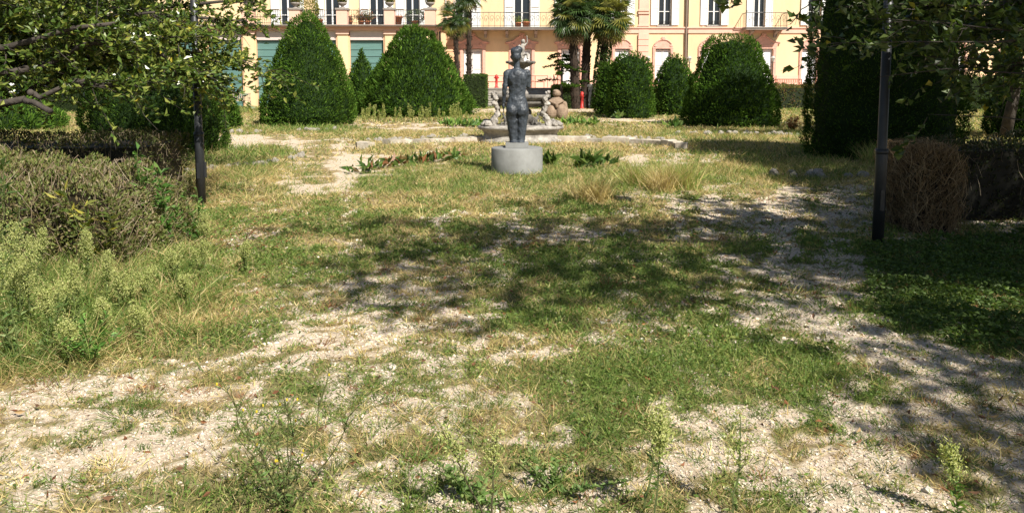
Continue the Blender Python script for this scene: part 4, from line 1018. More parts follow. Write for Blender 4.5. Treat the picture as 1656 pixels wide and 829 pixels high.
for k in range(12): a = k * pi / 6; b.ball((.36 * cos(a), .36 * sin(a), 2.11), (.05, .05, .045), 8)
link('shell_bowl', remesh(b, 'shell_bowl', M_FDK, .016, 1, .02, 14), ft)
link('column_top', MB().lathe([(.10, 2.08), (.08, 2.2), (.13, 2.27)], 12).mesh('column_top', M_FST, True), ft)
putto('top_figure', (.03, .0, 2.26), .66, .5, M_FST, .1, 1)

# the sunken pool's low rim, stone by stone, and its floor
pool = empty('pool_rim', (FN[0], 18.6, 0), 'broken curved rim of pale stones round the drained fountain pool', 'pool rim')
M_RIM = mat('pale_rim_stone', (.30, .25, .19), .95, col2=(.60, .54, .45), scale=3, bump=.6, bscale=15)
M_RIMD = mat('mossy_rim_stone', (.20, .175, .14), .95, col2=(.46, .42, .35), scale=4, bump=.6, bscale=15)
RX, RY = 3.75, 1.9
for k in range(30):
    a0 = radians(-14 + 208 * k / 30); a1 = radians(-14 + 208 * (k + rng.uniform(.95, .99)) / 30)
    if k in (24, 25): continue
    h = .09 + .06 * rng.random(); V = []
    for a in np.linspace(a0, a1, 4):
        for rr, z in ((0, -.05), (0, h), (.26, h + .02 * rng.random()), (.26, -.05)):
            V.append((np.cos(a) * (RX + rr), np.sin(a) * (RY + rr), z))
    Q = [(i * 4 + j, i * 4 + (j + 1) % 4, i * 4 + 4 + (j + 1) % 4, i * 4 + 4 + j) for i in range(3) for j in range(4)] + [(0, 3, 2, 1), (12, 13, 14, 15)]
    link('rim_stone', MB().add(V, Q=Q).mesh('rim_stone', M_RIM if rng.random() < .8 else M_RIMD), pool)
M_ROCK = mat('rough_rock', (.19, .17, .14), .95, col2=(.42, .385, .33), scale=6, bump=.8, bscale=16)
ROCKS = []
for s_ in range(5):
    r2 = np.random.default_rng(s_); m_ = MB().ball((0, 0, 0), (1, .8, .65), 10); V = m_.V[0]; nn = 1 + .7 * (fbm(V[:, 0] * 1.3 + 7 * s_, V[:, 1] * 1.3, V[:, 2] * 1.3, s_, 2) - .5)
    m_.V[0] = V * nn[:, None] + r2.normal(0, .05, V.shape); ROCKS.append(m_.mesh('stone', M_ROCK))
def rocks(pts, group, lab, parent=None, smin=.06, smax=.14):
    for i, (x, y) in enumerate(pts):
        s_ = rng.uniform(smin, smax)
        if parent: o = link('stone', ROCKS[rng.integers(0, 5)], parent, np.array([x, y, s_ * .25]) - np.array(parent.location), (rng.random(), rng.random(), rng.random() * 6))
        o.scale = (s_, s_, s_)
def pline(pp, n, jit):
    P = np.array([G(*p)[:2] for p in pp]); d = np.r_[0, np.cumsum(np.linalg.norm(np.diff(P, axis=0), axis=1))]; t = np.sort(rng.uniform(0, d[-1], n))
    return np.c_[np.interp(t, d, P[:, 0]), np.interp(t, d, P[:, 1])] + rng.normal(0, jit, (n, 2))
e1 = empty('stone_edging', (*G(410, 268)[:2], 0), 'row of rough stones edging the green bed near the dark yew', 'stones', 'rough stone edgings of the beds')
rocks(pline([(300, 278), (370, 270), (430, 265), (480, 255), (485, 250)], 60, .06), None, None, e1, .035, .08)
e2 = empty('stone_edging', (*G(1290, 286)[:2], 0), 'scattered white stones edging the bed below the massive dark yew', 'stones', 'rough stone edgings of the beds')
rocks(np.vstack([pline([(1255, 284), (1340, 285)], 9, .08), pline([(1360, 286), (1410, 288)], 4, .05)]), None, None, e2, .06, .13)
e3 = empty('stone_edging', (*G(1170, 218)[:2], 0), 'line of low stones along the foot of the bullet-shaped yew', 'stones', 'rough stone edgings of the beds')
rocks(pline([(1090, 216), (1170, 217), (1290, 219)], 30, .08), None, None, e3, .06, .13)
e4 = empty('stone_edging', (*G(690, 226)[:2], 0), 'rough rocks piled behind the pool rim left of the fountain', 'stones', 'rough stone edgings of the beds')
rocks(pline([(600, 229), (680, 224), (770, 221)], 30, .12), None, None, e4, .05, .11)
e5 = empty('stone_edging', (*G(1010, 226)[:2], 0), 'rough rocks lying behind the pool rim right of the fountain', 'stones', 'rough stone edgings of the beds')
rocks(pline([(915, 222), (1000, 224), (1090, 228)], 26, .12), None, None, e5, .05, .11)
e6 = empty('stone_edging', (*G(430, 214)[:2], 0), 'thin row of stones before the tall conical yew', 'stones', 'rough stone edgings of the beds')
rocks(pline([(360, 216), (440, 213), (560, 210)], 22, .1), None, None, e6, .05, .12)

# ================================================================== SEATED STONE SCULPTURE
M_SAND = mat('brown_sandstone', (.16, .11, .075), .9, col2=(.30, .22, .155), scale=4, bump=.5, bscale=20)
SY = G(896, 194)[1] + .4
sculp = empty('stone_sculpture', (XX(899, SY), SY, 0), 'rounded brown stone sculpture of a squatting figure seen from behind, right of the fountain', 'sculpture')
b = MB(); k_ = 32 / F * SY / .62 * .62
u = 37 / F * SY                                              # its width in metres
b.ball((-.23 * u, -.05, .30 * u), (.27 * u, .32 * u, .36 * u), 20); b.ball((.22 * u, -.05, .30 * u), (.27 * u, .32 * u, .36 * u), 20); b.ball((0, .1, .25 * u), (.40 * u, .35 * u, .27 * u), 18)
b.ball((0, .05, .70 * u), (.40 * u, .27 * u, .24 * u), 20); b.ball((.02 * u, .05, .86 * u), (.26 * u, .2 * u, .13 * u), 16)
cap((-.38 * u, 0, .70 * u), (-.46 * u, -.02, .35 * u), .10 * u, .085 * u); cap((.38 * u, 0, .70 * u), (.46 * u, -.02, .35 * u), .10 * u, .085 * u)
for sg in (-1, 1): b.ball((sg * .46 * u, -.03, .27 * u), (.07 * u, .08 * u, .09 * u), 10)
cap((.02 * u, .05, .92 * u), (.03 * u, .05, 1.02 * u), .12 * u, .11 * u); b.ball((.04 * u, .03, 1.12 * u), (.19 * u, .2 * u, .16 * u), 18); b.ball((.0 * u, .03, 1.22 * u), (.15 * u, .18 * u, .09 * u), 14)
link('body', remesh(b, 'body', M_SAND, .018, 3, .02, 12), sculp)
link('scarf', remesh((lambda q: (q.tube([(-.32 * u, -.16, .82 * u), (0, -.24, .66 * u), (.32 * u, -.16, .82 * u)], [.05 * u, .07 * u, .05 * u], 8), q.ball((.02 * u, -.27, .60 * u), (.08 * u, .05, .1 * u), 10), q)[-1])(MB()), 'scarf', M_SAND, .015, 2, .02, 20), sculp)

# ================================================================== STREET FURNITURE
M_POST = mat('dark_painted_steel', (.028, .030, .034), .45, metal=.3, spec=.5, var=.2, scale=6)
M_RED = mat('red_hydrant_paint', (.48, .035, .03), .5, var=.15, scale=8)
M_GREY = mat('grey_enamel', (.42, .43, .43), .5, var=.1, scale=4)
M_BLACK = mat('black_plastic', (.02, .02, .022), .5)
def lamppost(label, px, py, h=3.6, r=.055):
    p = G(px, py); e = empty('lamp_post', p, label, 'lamp post', 'steel lamp posts beside the hedges')
    link('pole', MB().tube([(0, 0, -.05), (0, 0, .9), (0, 0, .94), (0, 0, h)], [r, r, r * .82, r * .74], 20).mesh('pole', M_POST, True), e)
    link('access_hatch', MB().box(-.02, .02, -r - .008, -r + .02, .35, .55).mesh('access_hatch', M_POST), e)
    link('collar', MB().lathe([(r * 1.05, .9), (r * 1.1, .92), (r * 1.05, .95)], 20).mesh('collar', M_POST, True), e)
    link('lamp_head', MB().lathe([(r, h - .02), (.10, h + .02), (.20, h + .2), (.22, h + .26), (.16, h + .3), (.04, h + .38)], 20).mesh('lamp_head', M_POST, True), e)
    return e
e = lamppost('sunlit dark steel lamp post between the half-bare hedge and the gravel path', 326, 331, r=.058)
link('cable_box', MB().box(.055, .078, -.02, .02, .36, .56).mesh('cable_box', M_POST), e)
lamppost('shaded black lamp post standing before the dead hedge end', 1419, 396, r=.055)
def lantern(px, lab):
    Y = 51.6; e = empty('lantern_post', (XX(px, Y), Y, TZ), lab, 'lantern', 'small lantern posts on the terrace'); z = ZZ(100, Y) - TZ
    link('pole', MB().tube([(0, 0, 0), (0, 0, z)], .03, 8).mesh('pole', M_IRON), e)
    link('lantern', MB().lathe([(.05, z), (.16, z + .22), (.18, z + .25), (.03, z + .38)], 6).mesh('lantern', mat('lantern_glass', (.45, .45, .42), .3)), e)
    link('arm', MB().box(-.14, .14, -.012, .012, z - .06, z - .035).mesh('arm', M_IRON), e)
lantern(1047, 'thin lantern post before the pink pilaster'); lantern(1113, 'thin lantern post just right of the downpipe'); lantern(1247, 'thin lantern post beside the shuttered door below the small balcony')
def hydrant(px, py, Y, z, lab, s=1.0):
    e = empty('fire_hydrant', (XX(px, Y), Y, z), lab, 'hydrant', 'red fire hydrants by the stairs')
    link('body', MB().lathe([(.15 * s, 0), (.15 * s, .05), (.09 * s, .07), (.09 * s, .62 * s), (.12 * s, .64 * s), (.12 * s, .8 * s), (.09 * s, .88 * s), (.03, .93 * s)], 16).mesh('body', M_RED, True), e)
    for sg in (-1, 1): link('outlet', MB().tube([(sg * .08 * s, 0, .7 * s), (sg * .18 * s, 0, .7 * s)], .05 * s, 10).mesh('outlet', M_RED), e)
hydrant(941, 165, 45.8, 0.0, 'bright red fire hydrant before the black bin by the low hedge', 1.08); hydrant(803, 142, 51.8, TZ + .09, 'faded red fire hydrant standing on the terrace above the stairs', .95)
e = empty('waste_bin', (XX(945, 46.8), 46.8, 0), 'black bin with grey lid behind the red hydrant', 'bin')
link('body', MB().box(-.26, .26, -.25, .25, 0, .98).mesh('body', M_BLACK), e); link('lid', MB().box(-.2, .2, -.27, .27, .982, 1.30).mesh('lid', M_GREY), e)
e = empty('utility_cabinet', (XX(955, 46.0), 46.0, 0), 'narrow grey metal cabinet with pale top beside the black bin', 'cabinet')
link('body', MB().box(-.17, .17, -.2, .2, 0, 1.28).mesh('body', M_GREY), e); link('cap', MB().poly([(-.24, 1.282), (.24, 1.282), (.22, 1.42), (0, 1.48), (-.22, 1.42)], -.25, .25).mesh('cap', M_WHITE), e)
M_BEN = mat('pale_wood', (.42, .33, .24), .8, var=.2, scale=8); M_BENR = mat('red_wood', (.36, .15, .09), .8, var=.2, scale=8)
def bench(px, Y, z, wd, m, lab, h=.9):
    e = empty('garden_bench', (XX(px, Y), Y, z), lab, 'bench')
    for k in range(4): link('seat_slat', MB().box(-wd / 2, wd / 2, -.42 + k * .1, -.34 + k * .1, .42, .45).mesh('seat_slat', m), e)
    n = int(wd / .12)
    for k in range(n): x = -wd / 2 + .06 + k * (wd - .12) / (n - 1); link('back_slat', MB().box(x - .025, x + .025, -.02, .01, .452, h - .06).mesh('back_slat', m), e)
    link('top_rail', MB().box(-wd / 2, wd / 2, -.03, .02, h - .058, h).mesh('top_rail', m), e)
    for x in (-wd / 2 + .03, wd / 2 - .03):
        for y in (-.4, -.02): link('leg', MB().box(x - .03, x + .03, y - .03, y + .03, 0, .418).mesh('leg', m), e)
        link('armrest', MB().box(x - .03, x + .03, -.44, -.04, .62, .66).box(x - .025, x + .025, -.42, -.37, .452, .618).mesh('armrest', m), e)
bench(389, 47, 0, 1.35, M_BEN, 'pale slatted wooden bench on the lawn behind the tall conical yew')
bench(1271, 51.8, TZ + .0, 1.7, M_BENR, 'reddish slatted bench on the terrace above the rose border', .68)

# ================================================================== TREES
def wander(a, b, n, j):
    t = np.linspace(0, 1, n)[:, None]; P = np.asarray(a, float) * (1 - t) + np.asarray(b, float) * t
    o = np.cumsum(rng.normal(0, j, (n, 3)), axis=0); o -= t * o[-1]; return P + o
def grow(limbs, ntw, tl, lpt, L, W, pal, tb, lb, droop=.15, jit=.05, flat=.6, yellow=.03, tr=.006):
    """twigs along the limbs, leaves along the twigs"""
    for P, n_ in limbs:
        for _ in range(n_):
            t = rng.uniform(.12, 1) * (len(P) - 1); i = int(min(t, len(P) - 2)); p = P[i] + (P[i + 1] - P[i]) * (t - i)
            ax = unit((P[i + 1] - P[i])[None])[0]; d = unit((rdir(1)[0] * [1, 1, flat] + ax * .7)[None])[0]; l = rng.uniform(*tl)
            q = wander(p, p + d * l - np.array([0, 0, droop * l]), 5, jit * l)
            tb.tube(q, np.linspace(tr, tr * .35, 5), 3, cap=False)
            m = rng.poisson(lpt); u = rng.uniform(.1, 1, m) * 4; k = np.minimum(u.astype(int), 3); pos = q[k] + (q[k + 1] - q[k]) * (u - k)[:, None]
            pos += rdir(m) * .02
            D = unit(rdir(m) * [1, 1, .7] + d * .55 + [0, 0, .15])
            C = pick(pal, m); y = rng.random(m) < yellow; C[y] = np.array([.42, .36, .05]) * rng.uniform(.6, 1.1, (y.sum(), 1))
            lb.leaves(pos, D, L * rng.uniform(.65, 1.25, m), W * rng.uniform(.7, 1.2, m), C, fold=.25, curl=-.12)
def finish_tree(e, org, trunk, limbs, tb, lb, m):
    o = -np.asarray(org)
    link('trunk', trunk.mesh('trunk', M_BARK, True), e, o)
    lm = MB()
    for P, r0, r1 in limbs: lm.tube(P, np.linspace(r0, r1, len(P)), 8)
    link('limbs', lm.mesh('limbs', M_BARK, True), e, o)
    if tb.V: tag(link('twigs', tb.mesh('twigs', M_BARK), e, o), kind='stuff')
    link('crown', lb.mesh('crown', m), e, o)
def blob(lb, c, r, n, L, pal, hollow=.35):
    D = rdir(n); rad = rng.uniform(hollow, 1, n) ** .6; P = np.asarray(c) + D * np.asarray(r) * rad[:, None]
    k = fbm(P[:, 0] * .9, P[:, 1] * .9, P[:, 2] * .9, 17, 2) > .44; P, D = P[k], D[k]; n = len(P)
    lb.leaves(P, unit(rdir(n) * [1, 1, .6] + D * .3 - [0, 0, .1]), L * rng.uniform(.7, 1.3, n), L * .5, pick(pal, n), fold=.2, curl=-.1)

# left tree: low spreading evergreen, trunk just outside the picture
LEAFA = np.array([(.062, .105, .018), (.10, .15, .028), (.155, .20, .04), (.045, .08, .014), (.22, .245, .055)])
org = np.array([-7.6, 8.6, 0.]); e = empty('evergreen_tree', org, 'low spreading evergreen tree with glossy leaves hanging over the half-bare hedge', 'tree')
tk = MB(); P = wander(org, org + [.3, .2, 4.6], 9, .05); tk.tube(P, np.linspace(.30, .14, 9), 12)
limbs = []; twl = []
def limb(a, b, r0, r1, n=9, j=.05, tw=0):
    Q = wander(a, b, n, j); limbs.append((Q, r0, r1)); twl.append((Q, tw)); return Q
def px(x, y, Y): return AT(x, y, Y)
q = limb(org + [.1, 0, 1.0], px(40, 160, 8.2), .055, .036, tw=6); limb(q[-1], px(135, 140, 8.3), .034, .022, tw=14); limb(q[-1], px(82, 180, 8.0), .034, .028, 5, .02, tw=0)
q2 = limb(px(135, 140, 8.3), px(250, 118, 8.8), .034, .012, tw=34)
limb(org + [.1, 0, 1.4], px(180, 66, 8.6), .08, .02, tw=60)
limb(org + [.1, 0, 1.5], px(185, 38, 8.4), .07, .02, tw=60)
limb(org + [.1, .1, 1.9], px(330, 60, 9.6), .09, .015, tw=120)
limb(org + [.1, .2, 2.0], px(410, 95, 10.2), .08, .01, tw=130)
limb(px(300, 80, 9.6), px(430, 125, 10.0), .012, .003, tw=16)
limb(px(250, 90, 9.2), px(345, 128, 9.6), .02, .006, tw=60)
limb(org + [.1, .1, 2.2], px(250, 20, 9.0), .08, .015, tw=120)
limb(org + [.1, .2, 2.3], px(400, 35, 10.4), .07, .012, tw=110)
limb(org + [.1, .2, 2.5], px(420, 4, 10.8), .07, .012, tw=90)
limb(org + [.1, .3, 2.4], px(120, 10, 9.2), .07, .015, tw=70)
limb(org + [.1, .3, 1.2], px(150, 110, 9.6), .06, .012, tw=44)
limb(org + [.1, -.4, 2.5], px(200, -40, 8.6), .07, .015, tw=70)
limb(org + [.1, .3, 2.8], px(330, -40, 10.5), .07, .015, tw=70)
tb, lb = MB(), MB()
grow(twl, 0, (.25, .75), 17, .088, .045, LEAFA, tb, lb, yellow=.015)
for c, r, n in (((-6.0, 9.2, 3.9), (2.4, 2.0, 1.2), 5200), ((-4.6, 11.6, 4.3), (2.2, 2.0, 1.3), 5200), ((-7.8, 9, 4.8), (2.6, 2.2, 1.4), 3500), ((-6.0, 13.0, 4.5), (2.6, 1.7, .9), 9000)):
    blob(lb, c, r, n, .13, LEAFA)
finish_tree(e, org, tk, limbs, tb, lb, M_LEAF)

# right tree: broad-leaved, its crown shades the middle of the garden
LEAFB = np.array([(.050, .085, .018), (.07, .11, .022), (.095, .13, .03), (.035, .06, .014)])
org = np.array([7.4, 5.2, 0.]); e = empty('broadleaf_tree', org, 'broad-leaved tree whose drooping branches hang before the massive dark yew', 'tree')
tk = MB(); tk.tube(wander(org, org + [-.3, -.2, 5.5], 9, .06), np.linspace(.32, .15, 9), 12)
limbs = []; twl = []
for (dz, x, y, Y, tw) in ((1.9, 1400, 30, 6.6, 60), (2.1, 1350, 70, 6.5, 40), (1.8, 1470, 90, 6.8, 60), (1.7, 1420, 125, 6.6, 20), (1.6, 1530, 105, 7.4, 60), (1.5, 1500, 185, 6.6, 14), (1.6, 1575, 140, 7.2, 44),
                          (1.9, 1610, 60, 7.8, 80), (2.4, 1480, 5, 6.6, 110), (2.4, 1390, -10, 6.9, 90), (2.2, 1580, 20, 8.0, 90), (2.1, 1440, 50, 7.0, 80), (2.2, 1520, 45, 7.2, 90), (2.5, 1350, 10, 6.8, 60), (2.3, 1620, 0, 7.0, 90)):
    limb(org + [-.1, .1 * rng.random(), dz], px(x, y, Y), .018, .003, tw=int(tw * .75))
limb(org + [-.2, -.4, 2.9], px(1312, 2, 5.0), .02, .004, tw=0)
limb(org + [-.3, -.6, 3.2], px(1172, -20, 4.6), .03, .004, tw=0)
tb, lb = MB(), MB()
for a_, b_ in ((px(1312, 2, 5.0), px(1278, 40, 5.0)), (px(1312, 2, 5.0), px(1322, 45, 5.0)), (px(1172, -20, 4.6), px(1184, 6, 4.6))):
    q = wander(a_, b_, 5, .008); limbs.append((q, .004, .002)); grow([(q[1:], 6)], 0, (.03, .07), 3, .075, .045, LEAFB, tb, lb, droop=.2, tr=.0025)
grow(twl, 0, (.2, .55), 10, .095, .055, LEAFB, tb, lb, droop=.35, yellow=.02, tr=.004)
SHADE = [((5.3, .55, 8.0), (2.9, 2.2, 1.0), 4300), ((6.4, 3.2, 5.4), (1.5, 1.3, 1.1), 7000), ((9.3, 4.6, 5.6), (2.5, 2.8, 1.7), 13000), ((4.9, 5.2, 5.8), (1.8, 1.2, .8), 1000),
         ((7.4, 1.2, 5.8), (1.7, 1.8, 1.0), 4200), ((5.6, 4.8, 5.3), (.6, .5, .5), 900), ((6.3, -1.1, 5.8), (1.3, 1.6, .9), 2600), ((3.2, 1.6, 8.0), (1.6, 1.1, .6), 700)]
for c, r, n in SHADE:
    blob(lb, c, r, n, .18, LEAFB); Q = wander(org + [-.2, -.1, 3.6], np.array(c) + [0, 0, -.1], 8, .08); limbs.append((Q, .09, .02))
finish_tree(e, org, tk, limbs, tb, lb, M_MAG)

# more trees along the right side and behind
def bigtree(name, label, org, h, blobs, pal, L, r=.28, group=None, m=M_MAG):
    org = np.array([*org, 0.]); e = empty(name, org, label, 'tree', group)
    tk = MB(); tk.tube(wander(org, org + [.2, .1, h], 9, .07), np.linspace(r, r * .4, 9), 10); lb = MB(); lm = []
    for c, rr, n in blobs:
        c = np.asarray(c, float) + [org[0], org[1], 0]; blob(lb, c, rr, n, L, pal); lm.append((wander(org + [.1, 0, h * .45], c, 7, .08), r * .35, r * .08))
    finish_tree(e, org, tk, lm, MB(), lb, m)
bigtree('broadleaf_tree', 'tall tree shading the hedge beyond the shaded lamp post', (12.2, 9.2), 7, [((-1.6, .6, 6.2), (2.6, 2.6, 1.8), 12000), ((.8, -1.2, 6.6), (2.6, 2.4, 1.8), 9000), ((-2.8, -1.6, 5.6), (1.9, 1.8, 1.2), 7000), ((-1.8, 3.4, 6.2), (2.8, 2.4, 1.9), 12000), ((1.5, 3, 6), (2.4, 2.4, 1.9), 8000)], LEAFB, .21, group='trees along the shaded side')
bigtree('broadleaf_tree', 'dark-trunked tree with hanging foliage before the far end of the villa', (13.6, 21), 8, [((-1.6, -.2, 6.5), (2.6, 2.4, 1.9), 6000), ((.6, 0, 4.6), (1.9, 1.8, 1.9), 4500), ((1.2, 1.0, 7.4), (2.6, 2.4, 2.0), 4500), ((-.6, .3, 3.6), (.9, 1.0, .9), 1200), ((.3, -.4, 2.4), (1.0, .8, 1.0), 1400)], LEAFB, .20, r=.15, group='trees along the shaded side')
bigtree('broadleaf_tree', 'dense dark tree closing the gap at the end of the wing', (-27, 44), 9, [((0, 0, 5), (4.5, 3, 4.2), 7000), ((4, 1, 4), (3.5, 3, 3.6), 5000)], LEAFA * .8, .45, r=.35, group='trees beyond the wing')
bigtree('broadleaf_tree', 'large tree standing behind the long dark hedge', (-36, 50), 10, [((0, 0, 6), (5.5, 3, 5), 7000), ((5, -2, 5), (4, 3, 4.5), 5000), ((-7, 2, 6), (6, 3, 5.5), 7000)], LEAFA * .8, .5, r=.4, group='trees beyond the wing')

# ================================================================== PLANTS AND WEEDS
def stemtube(mb, P, r0, r1, c): mb.tube(P, np.linspace(r0, r1, len(P)), 4, C=np.asarray(c, float), cap=False)
PALE = np.array([(.38, .40, .15), (.46, .46, .20), (.30, .35, .11)]); WG = np.array([(.10, .17, .045), (.13, .20, .06), (.08, .13, .035), (.18, .23, .08)])
def fleabane(label, x, y, h, pal=WG, pan=1.0, nst=1, group=None, name='tall_weed', spread=.05, leafn=60, stemc=(.13, .16, .06)):
    z = float(gz(x, y)); e = empty(name, (x, y, z), label, 'weed', group); sb, lb = MB(), MB()
    for s_ in range(nst):
        b0 = np.array([*rng.normal(0, .02, 2), 0]); tip = b0 + np.array([*rng.normal(0, spread * h * (1 + nst * .4), 2), h * rng.uniform(.8, 1.05)])
        P = wander(b0, tip, 9, .008 * h); stemtube(sb, P, .0045, .0018, stemc)
        n = leafn; u = rng.uniform(.03, .85, n) * 8; k = u.astype(int); k = np.minimum(k, 7); pos = P[k] + (P[k + 1] - P[k]) * (u - k)[:, None]
        D = unit(rdir(n) * [1, 1, .3] + [0, 0, .45]); lb.leaves(pos, D, (.075 - .005 * u) * rng.uniform(.5, 1.2, n) * (.55 + .45 * h), .0085, pick(pal, n), fold=.3, curl=-.3)
        for _ in range(int(16 * pan)):                                # branching panicle
            u = rng.uniform(.55, .98) * 8; k = int(min(u, 7)); p = P[k] + (P[k + 1] - P[k]) * (u - k); d = unit((rdir(1)[0] * [1, 1, .4] + [0, 0, .9])[None])[0]; l = h * .26 * rng.uniform(.4, 1) * (1.3 - u / 9)
            Q = wander(p, p + d * l, 4, .006); stemtube(sb, Q, .0016, .0009, stemc)
            m = 26; v = rng.uniform(.2, 1, m); pos = p + d * (v * l)[:, None] + rng.normal(0, .014, (m, 3))
            lb.leaves(pos, unit(rdir(m) + [0, 0, .7]), rng.uniform(.008, .018, m), .006, pick(PALE, m))
    link('stem', sb.mesh('stem', M_WEED), e); link('foliage', lb.mesh('foliage', M_WEED), e)
    return e
gw = 'pale fleabane weeds crowding the half-bare hedge'
spots = [(20, 560, .75), (55, 545, .66), (95, 575, .5), (-25, 590, .95), (130, 535, .5), (170, 560, .36), (200, 515, .45), (235, 500, .4), (10, 500, .8), (275, 470, .42), (60, 480, .62), (325, 455, .4), (335, 420, .5), (395, 440, .34), (110, 600, .34), (300, 500, .3), (-60, 520, 1.0), (170, 500, .5), (230, 560, .3), (140, 470, .55)]
for i, (a, c, h) in enumerate(spots):
    p = G(a, c); fleabane('pale feathery fleabane growing against the half-bare hedge', p[0], p[1], h * .8, pan=1.1, nst=3, group=gw, leafn=45, pal=np.array([(.20, .26, .08), (.26, .30, .10), (.14, .20, .05)]))
def leafy(label, a, c, h, n, L, W, pal, group=None, name='leafy_weed', cat='weed', spread=.5):
    p = G(a, c); e = empty(name, (p[0], p[1], float(gz(p[0], p[1]))), label, cat, group); sb, lb = MB(), MB()
    for s_ in range(n):
        tip = np.array([*rng.normal(0, spread * h * .5, 2), h * rng.uniform(.6, 1.05)]); P = wander((0, 0, 0), tip, 6, .012 * h); stemtube(sb, P, .005, .002, (.12, .15, .05))
        m = 26; u = rng.uniform(.1, 1, m) * 5; k = np.minimum(u.astype(int), 4); pos = P[k] + (P[k + 1] - P[k]) * (u - k)[:, None]
        lb.leaves(pos, unit(rdir(m) * [1, 1, .35] + [0, 0, .35]), L * rng.uniform(.5, 1.15, m), W * rng.uniform(.6, 1.1, m), pick(pal, m), fold=.25, curl=-.25)
    link('stem', sb.mesh('stem', M_WEED), e); link('foliage', lb.mesh('foliage', M_WEED), e); return e
LUSH = np.array([(.07, .16, .03), (.10, .20, .04), (.05, .11, .02), (.15, .24, .06)])
leafy('bright green sapling shooting through the top of the half-bare hedge', 240, 400, 1.12, 3, .11, .045, LUSH, spread=.12)
leafy('fresh green shoots at the outer corner of the half-bare hedge', 272, 408, .85, 3, .10, .04, LUSH, spread=.2)
leafy('arching dark leafy shoots over the hedge beside the pale fleabane', 10, 470, .98, 6, .12, .03, WG * .8, spread=.5)
leafy('low bright leafy weed at the foot of the fleabane', 150, 585, .26, 9, .045, .020, LUSH * 1.3, spread=1.2)
leafy('yellowing weed stems before the gap in the half-bare hedge', 160, 440, .8, 5, .12, .02, np.array([(.38, .34, .06), (.2, .22, .05), (.12, .17, .04)]), spread=.3)
leafy('bushy green weed at the foot of the sunlit lamp post', 320, 395, .55, 6, .07, .03, LUSH, spread=.5)
leafy('dark green nettle-like weed below the pale fleabane', 35, 600, .42, 7, .055, .016, WG, spread=.7)
# open branching weeds in the foreground
def wiry(label, a, c, h, n, tint, leafy_n=60):
    p = G(a, c); e = empty('wiry_weed', (p[0], p[1], float(gz(p[0], p[1]))), label, 'weed'); sb, lb = MB(), MB()
    for s_ in range(n):
        tip = np.array([*rng.normal(0, .26 * h, 2), h * rng.uniform(.65, 1.05)]); P = wander((0, 0, 0), tip, 8, .02 * h); stemtube(sb, P, .0032, .0012, tint)
        for _ in range(7):
            k = rng.integers(2, 7); d = unit((rdir(1)[0] * [1, 1, .3] + [0, 0, 1.0])[None])[0]; l = h * rng.uniform(.08, .26); Q = wander(P[k], P[k] + d * l, 5, .02 * l); stemtube(sb, Q, .0017, .0008, tint)
            lb.ball(Q[-1], (.0045, .0045, .007), 6, C=np.array([.30, .28, .12]) if rng.random() < .75 else np.array([.62, .50, .05]))
            m = 4; lb.leaves(Q[rng.integers(0, 5, m)], unit(rdir(m) * [1, 1, .4] + [0, 0, .5]), rng.uniform(.015, .035, m), .006, pick(WG, m))
        m = leafy_n; u = rng.random(m) ** 2 * 6; k = u.astype(int); pos = P[k] + (P[k + 1] - P[k]) * (u - k)[:, None]
        lb.leaves(pos, unit(rdir(m) * [1, 1, .4] + [0, 0, .3]), rng.uniform(.015, .045, m), .007, pick(WG * 1.1, m), fold=.3, curl=-.3)
    link('stem', sb.mesh('stem', M_WEED), e); link('foliage', lb.mesh('foliage', M_WEED), e); return e
wiry('open wiry weed with bare reddish-green stems on the pale gravel', 465, 822, .52, 9, (.10, .105, .04), 16)
fleabane('bushy fleabane with broad creamy panicle in the foreground grass', *G(1030, 835)[:2], .50, pan=1.5, nst=1, leafn=26, name='fleabane_weed', spread=.05, pal=WG * 1.3)
fleabane('slimmer fleabane leaning close to the broad creamy one', *G(1062, 850)[:2], .38, pan=1.2, nst=1, leafn=24, name='fleabane_weed', spread=.06, pal=WG * 1.3)
fleabane('pale hazy fleabane with thin dark stem in the foreground grass', *G(785, 850)[:2], .38, pan=.7, nst=2, leafn=20, name='fleabane_weed', spread=.14, pal=WG * 1.4, stemc=(.10, .09, .05))
fleabane('tall thin fleabane with small head over the bare gravel', *G(1190, 850)[:2], .45, pan=.8, nst=1, leafn=18, name='fleabane_weed', spread=.10, pal=WG * 1.3)
p = G(1560, 850); e = fleabane('pale goosefoot spike at the edge of the shaded gravel', p[0], p[1], .34, pan=1.2, nst=1, leafn=60, name='goosefoot_weed', pal=WG * 1.4, spread=.10)
leafy('low clump of broad green leaves in the foreground grass', 770, 815, .10, 7, .04, .02, WG * 1.2, spread=1.8)
leafy('leafy green clump behind the bushy fleabane', 900, 800, .12, 8, .035, .016, WG * 1.2, spread=1.8)
# broad leaves around the pedestal
def hosta(label, a, c, n, L, pal, group='broad-leaved plants round the pool'):
    p = G(a, c); e = empty('broadleaf_plant', (p[0], p[1], 0), label, 'plant', group); lb = MB()
    az = rng.uniform(0, 2 * pi, n); el = rng.uniform(.2, 1.25, n); D = np.c_[np.cos(az) * np.cos(el), np.sin(az) * np.cos(el), np.sin(el)]
    lb.leaves(np.c_[rng.normal(0, .10, (n, 2)), rng.uniform(0, .10, n)], D, L * rng.uniform(.7, 1.2, n), L * .42, pick(pal, n), fold=.22, curl=-.25)
    link('leaves', lb.mesh('leaves', M_LEAF), e); return e
HOS = np.array([(.06, .12, .025), (.09, .16, .03), (.045, .085, .02), (.13, .19, .045)]); HOSR = np.vstack([HOS, [(.20, .09, .04), (.16, .11, .04)]])
hosta('dark broad-leaved plant tucked against the side of the granite pedestal', 890, 268, 26, .30, HOS * .75)
hosta('glossy dark plant a step from the pedestal with drooping leaves', 945, 270, 26, .30, HOS * .7)
hosta('small dark plant trailing beyond the glossy one', 975, 270, 14, .22, HOS * .8)
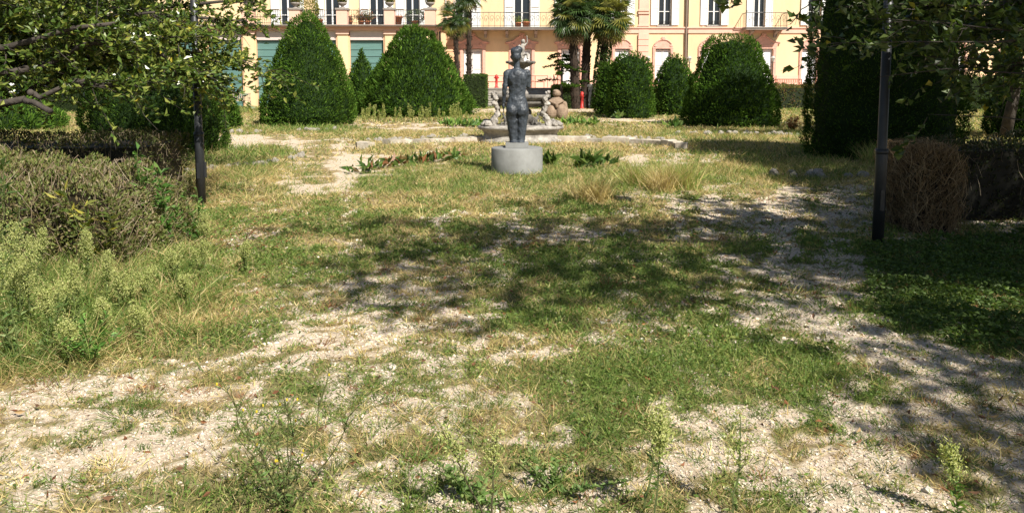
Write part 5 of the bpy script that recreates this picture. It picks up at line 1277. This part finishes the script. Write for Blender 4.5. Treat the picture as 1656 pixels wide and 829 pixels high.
for i, (a, c) in enumerate([(588, 280), (600, 274), (624, 270), (648, 268), (676, 264), (690, 262), (705, 262), (722, 260), (736, 259)]):
    hosta('green and reddish leafy plant in the row before the pool rim', a, c, 18, .19, HOSR)
for i, (a, c) in enumerate([(725, 204), (738, 205), (752, 205), (765, 206), (778, 204)]):
    hosta('small yellow-green leafy plant in the row left of the fountain', a, c, 22, .30, HOS * 1.6)
for a, c in [(930, 200), (945, 202), (918, 201), (958, 203)]:
    hosta('low pale leafy plant right of the squatting sculpture', a, c, 18, .28, HOS * 1.5)
hosta('leafy plant by the foot of the thimble-shaped yew', 1000, 192, 18, .35, HOS * 1.2); hosta('low leafy plant before the bullet-shaped yew', 1090, 207, 22, .35, HOS)
# pale flower spikes along the bell-shaped yew
def spike(a, c, h, label, group):
    p = G(a, c); e = empty('flower_spike', (p[0], p[1], 0), label, 'plant', group); tip = np.array([rng.normal(0, .05), rng.normal(0, .05), h]); P = wander((0, 0, 0), tip, 6, .012)
    sb = MB(); sb.tube(P, np.linspace(.012, .006, 6), 4, C=np.array([.14, .17, .05])); link('stem', sb.mesh('stem', M_WEED), e)
    m = 90; u = rng.uniform(.25, 1, m) * 5; k = np.minimum(u.astype(int), 4); pos = P[k] + (P[k + 1] - P[k]) * (u - k)[:, None]
    link('blossom', MB().leaves(pos, unit(rdir(m) + [0, 0, .6]), .07, .03, pick(np.array([(.30, .32, .10), (.38, .38, .15), (.22, .27, .08)]), m)).mesh('blossom', M_WEED), e)
for i in range(40):
    a = rng.uniform(585, 755); spike(a, 197 + rng.normal(0, 1.2), rng.uniform(.35, .75), 'pale yellow-green flower spike along the foot of the bell-shaped yew', 'flower spikes under the bell-shaped yew')
# red-leaved clump and grasses
leafy('rust-red dry clump beside the bullet-shaped yew', 1280, 212, .5, 14, .12, .03, np.array([(.24, .09, .04), (.18, .08, .035), (.14, .12, .04)]), name='dry_plant', cat='plant', spread=.5)
def tussock(a, c, h, n, label, pal, sp=.55):
    p = G(a, c); e = MB(); e.blades(np.c_[rng.normal(0, .10, (n, 2)), np.zeros(n)], unit(np.c_[rng.normal(0, sp, (n, 2)), np.ones(n)]), h * rng.uniform(.5, 1.1, n), .006, pick(pal, n), rng.uniform(.1, .5, n))
    return tag(e.build('grass_tussock', M_GRASS, loc=(p[0], p[1], 0)), label, 'grass tussock', 'tall grass tussocks by the path')
TUS = np.vstack([STRAW, GREEN * 1.5])
tussock(1100, 306, .62, 700, 'tall hazy grass tussock between pedestal and gravel path', TUS); tussock(1070, 310, .5, 500, 'straw tussock leaning beside the tall hazy one', STRAW)
tussock(960, 325, .45, 500, 'pale sunlit grass tussock before the dark broad-leaved plants', STRAW * 1.1); tussock(1030, 300, .5, 500, 'green grass tussock behind the straw one', TUS)
tussock(1410, 265, .55, 400, 'grey-green tussock beside the dead hedge end', TUS)
